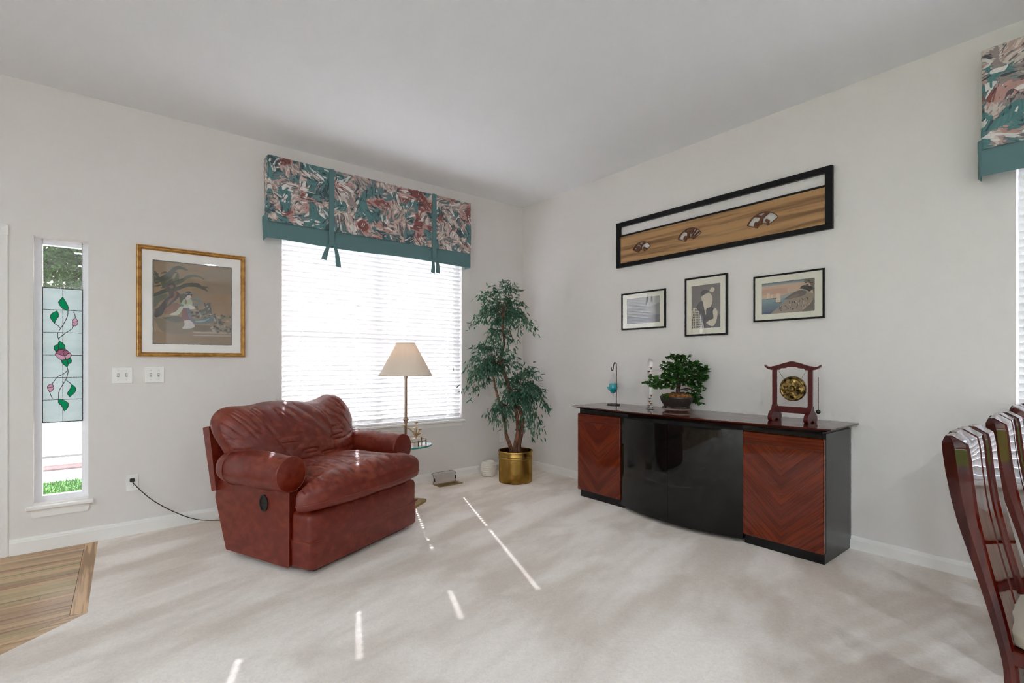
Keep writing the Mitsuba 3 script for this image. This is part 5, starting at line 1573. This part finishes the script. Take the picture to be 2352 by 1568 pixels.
def art_harbour(u0, v0, u1, v1):
    """plain stand-in seascape: blue water, warm sky, grey shore"""
    A_ = sbox(u0, v0, u1, v1); w_, h_ = u1 - u0, v1 - v0
    q = lambda a, b: (u0 + w_ * a, v0 + h_ * b)
    sp = lambda pts, n=5: Polygon([tuple(v) for v in smooth_path([q(*p) for p in pts] + [q(*pts[0])], n)]).buffer(0)
    L_ = [(A_, lin(196, 168, 146))]
    for k in range(6):
        L_.append((sbox(*q(0, .90 + k * .017), *q(1, 1.0)), tuple(np.array(lin(150, 158, 156)) * (1 - k / 6) + np.array(lin(52, 74, 92)) * k / 6)))
    L_.append((sbox(*q(0, .62), *q(.5, .80)), lin(190, 152, 130)))
    L_.append((sp([(.30, .52), (.62, .64), (1.0, .72), (1.0, .64), (.6, .52)]), lin(150, 156, 146)))
    for k in range(8):
        f = k / 7
        L_.append((sbox(*q(0, .0), *q(.62, .50 - f * .42)), tuple(np.array(lin(128, 152, 154)) * (1 - f) + np.array(lin(24, 66, 98)) * f)))
    L_.append((sp([(0.16, .0), (.34, .22), (.44, .36), (.62, .50), (.80, .58), (.98, .52), (.92, .28), (.80, .12), (.7, .0)]), lin(146, 132, 116)))
    L_.append((sp([(.42, .42), (.55, .56), (.70, .66), (.84, .62), (.80, .50), (.6, .44)]), lin(100, 92, 86)))
    L_.append((sp([(.5, .44), (.60, .52), (.72, .56), (.66, .46)]), lin(128, 108, 92)))
    for a, b, s in ((.30, .36, .16), (.12, .50, .10), (.20, .50, .07)):
        L_.append((Polygon([q(a - .02, b), q(a + .07 * s / .16, b), q(a + .06 * s / .16, b + s * 1.7), q(a - .01, b + s * 1.7)]), lin(206, 186, 166)))
        L_.append((Polygon([q(a - .04, b), q(a + .10, b), q(a + .08, b - .03), q(a - .02, b - .03)]), lin(96, 84, 74)))
    rg_ = random.Random(6)
    for k in range(46):
        a = rg_.uniform(.34, .9); b = rg_.uniform(.10, .46) * (0.4 + a * 0.7)
        L_.append((blob(*q(a, b), w_ * .011, h_ * .024, rg_, 7, 0.3), [lin(46, 46, 52), lin(190, 172, 156), lin(112, 84, 70), lin(88, 84, 98)][k % 4]))
    L_.append((sp([(.86, 1.0), (.80, .90), (.90, .84), (.97, .5), (.92, .25), (.78, .06), (.8, 0), (1, 0), (1, 1)]), lin(112, 106, 94)))
    L_.append((sp([(.72, .72), (.78, .80), (.88, .78), (.96, .70), (.9, .60), (.84, .66)]), lin(44, 46, 36)))
    for k in range(8): L_.append((blob(*q(rg_.uniform(.82, .97), rg_.uniform(.62, .92)), w_ * .028, h_ * .018, rg_, 8, 0.4), lin(60, 62, 50)))
    return [(p.intersection(A_), c) for p, c in L_]


framed('small black framed print with a blind reflected in its glass, leftmost of the three prints', 1.472, 1.952, 1.523, 1.868, 0.014, (0.06, 0.06, 0.055, 0.055), art_grey)
framed('upright black framed print in grey, black and cream, middle of the three prints', 2.142, 2.514, 1.438, 1.925, 0.014, (0.060, 0.060, 0.062, 0.070), art_figure)
framed('black framed landscape print with blue water and warm sky, rightmost of the three prints', 2.718, 3.198, 1.522, 1.863, 0.012, (0.060, 0.062, 0.054, 0.058), art_harbour)

# ------------------------------------------------------------------ dining chairs
def dining_chair(label, x0, yoff):
    t = thing('dining_chair', label, 'chair', None)
    # profile of the back in (y,z): rear outline and front outline
    zs = np.array([0.0, 0.15, 0.37, 0.53, 0.64, 0.77, 0.88, 0.955, 0.985, 1.0, 1.006])
    yb = np.array([-4.235, -4.262, -4.276, -4.240, -4.210, -4.172, -4.152, -4.143, -4.141, -4.143, -4.150])
    yf = np.array([-4.270, -4.296, -4.306, -4.276, -4.250, -4.224, -4.212, -4.206, -4.200, -4.185, -4.165])
    zz = np.linspace(0, 1.006, 46)
    fb = np.interp(zz, zs, yb); ff = np.interp(zz, zs, yf)
    sm_ = lambda a: np.convolve(np.pad(a, 2, 'edge'), np.ones(5) / 5, 'valid')
    fb[:-6] = sm_(fb)[:-6]; ff[:-6] = sm_(ff)[:-6]
    wid, gap = 0.108, 0.005
    for k in range(4):
        xa = x0 + k * (wid + gap); xb = xa + wid
        mid_ = k in (1, 2)
        sel = slice(17, None) if mid_ else slice(None)
        off = yoff + (0.010 if mid_ else 0.0)      # the back is gently concave
        Z_, B_, F_ = zz[sel], fb[sel] + off, ff[sel] + off
        V_ = []
        for z_, yb_, yf_ in zip(Z_, B_, F_):
            m_y = yb_ * 0.52 + yf_ * 0.48
            V_ += [(xa + 0.009, yb_, z_), (xa, m_y, z_), (xa + 0.004, yf_ + 0.006, z_), (xa + 0.010, yf_, z_), (xb - 0.010, yf_, z_), (xb - 0.004, yf_ + 0.006, z_), (xb, m_y, z_), (xb - 0.009, yb_, z_)]
        V_ = np.array(V_); q_ = 8; F_l = []
        for i_ in range(len(Z_) - 1):
            for j_ in range(q_):
                l_ = (j_ + 1) % q_
                F_l += [(i_ * q_ + j_, (i_ + 1) * q_ + l_, (i_ + 1) * q_ + j_), (i_ * q_ + j_, i_ * q_ + l_, (i_ + 1) * q_ + l_)]
        for j_ in range(1, q_ - 1):
            e_ = (len(Z_) - 1) * q_
            F_l += [(0, j_ + 1, j_), (e_, e_ + j_, e_ + j_ + 1)]
        m = trimesh.Trimesh(V_, F_l, process=False)
        if m.volume < 0: m.invert()
        part(t, 'back_slat' if mid_ else 'back_post', m, CHAIRWOOD, smooth=16)
    W = 4 * wid + 3 * gap
    part(t, 'seat_rail', cbox(x0 + 0.004, x0 + W - 0.004, -4.72 + yoff, -4.270 + yoff, 0.395, 0.435, 0.004), CHAIRWOOD)
    m = softbox(16, 5.0); v = m.vertices.copy()
    m.vertices = np.c_[x0 + W / 2 + v[:, 0] * (W / 2), -4.495 + yoff + v[:, 1] * 0.235, 0.458 + v[:, 2] * 0.026 + 0.01 * (1 - v[:, 0] ** 2) * (v[:, 2] > 0)]
    part(t, 'seat', m, SEATFAB, smooth=True)
    for xa in (x0 + 0.005, x0 + W - 0.050):
        part(t, 'leg', cbox(xa, xa + 0.045, -4.72 + yoff, -4.675 + yoff, 0.002, 0.40, 0.003), CHAIRWOOD)
    return t


dining_chair('glossy dark red wooden dining chair nearest to the camera at the right edge', -1.885, 0.0)
dining_chair('glossy dark red wooden dining chair behind the nearest one at the right edge', -1.155, 0.0)
dining_chair('glossy dark red wooden dining chair furthest back, only its top in view under the blind', -0.455, 0.01)

# table that the chairs stand at (out of view; darkens the reflections on the chairs)
t = thing('unseen_dining_table', 'unseen glossy dark red dining table beside the row of chairs, darkens their reflections', 'table')
part(t, 'top', cbox(-2.25, -0.05, -5.85, -4.82, 0.715, 0.750, 0.006), CHAIRWOOD)
for xa in (-2.10, -0.30):
    for ya in (-5.72, -5.04):
        part(t, 'leg', cbox(xa, xa + 0.09, ya, ya + 0.09, 0.002, 0.716, 0.006), CHAIRWOOD)
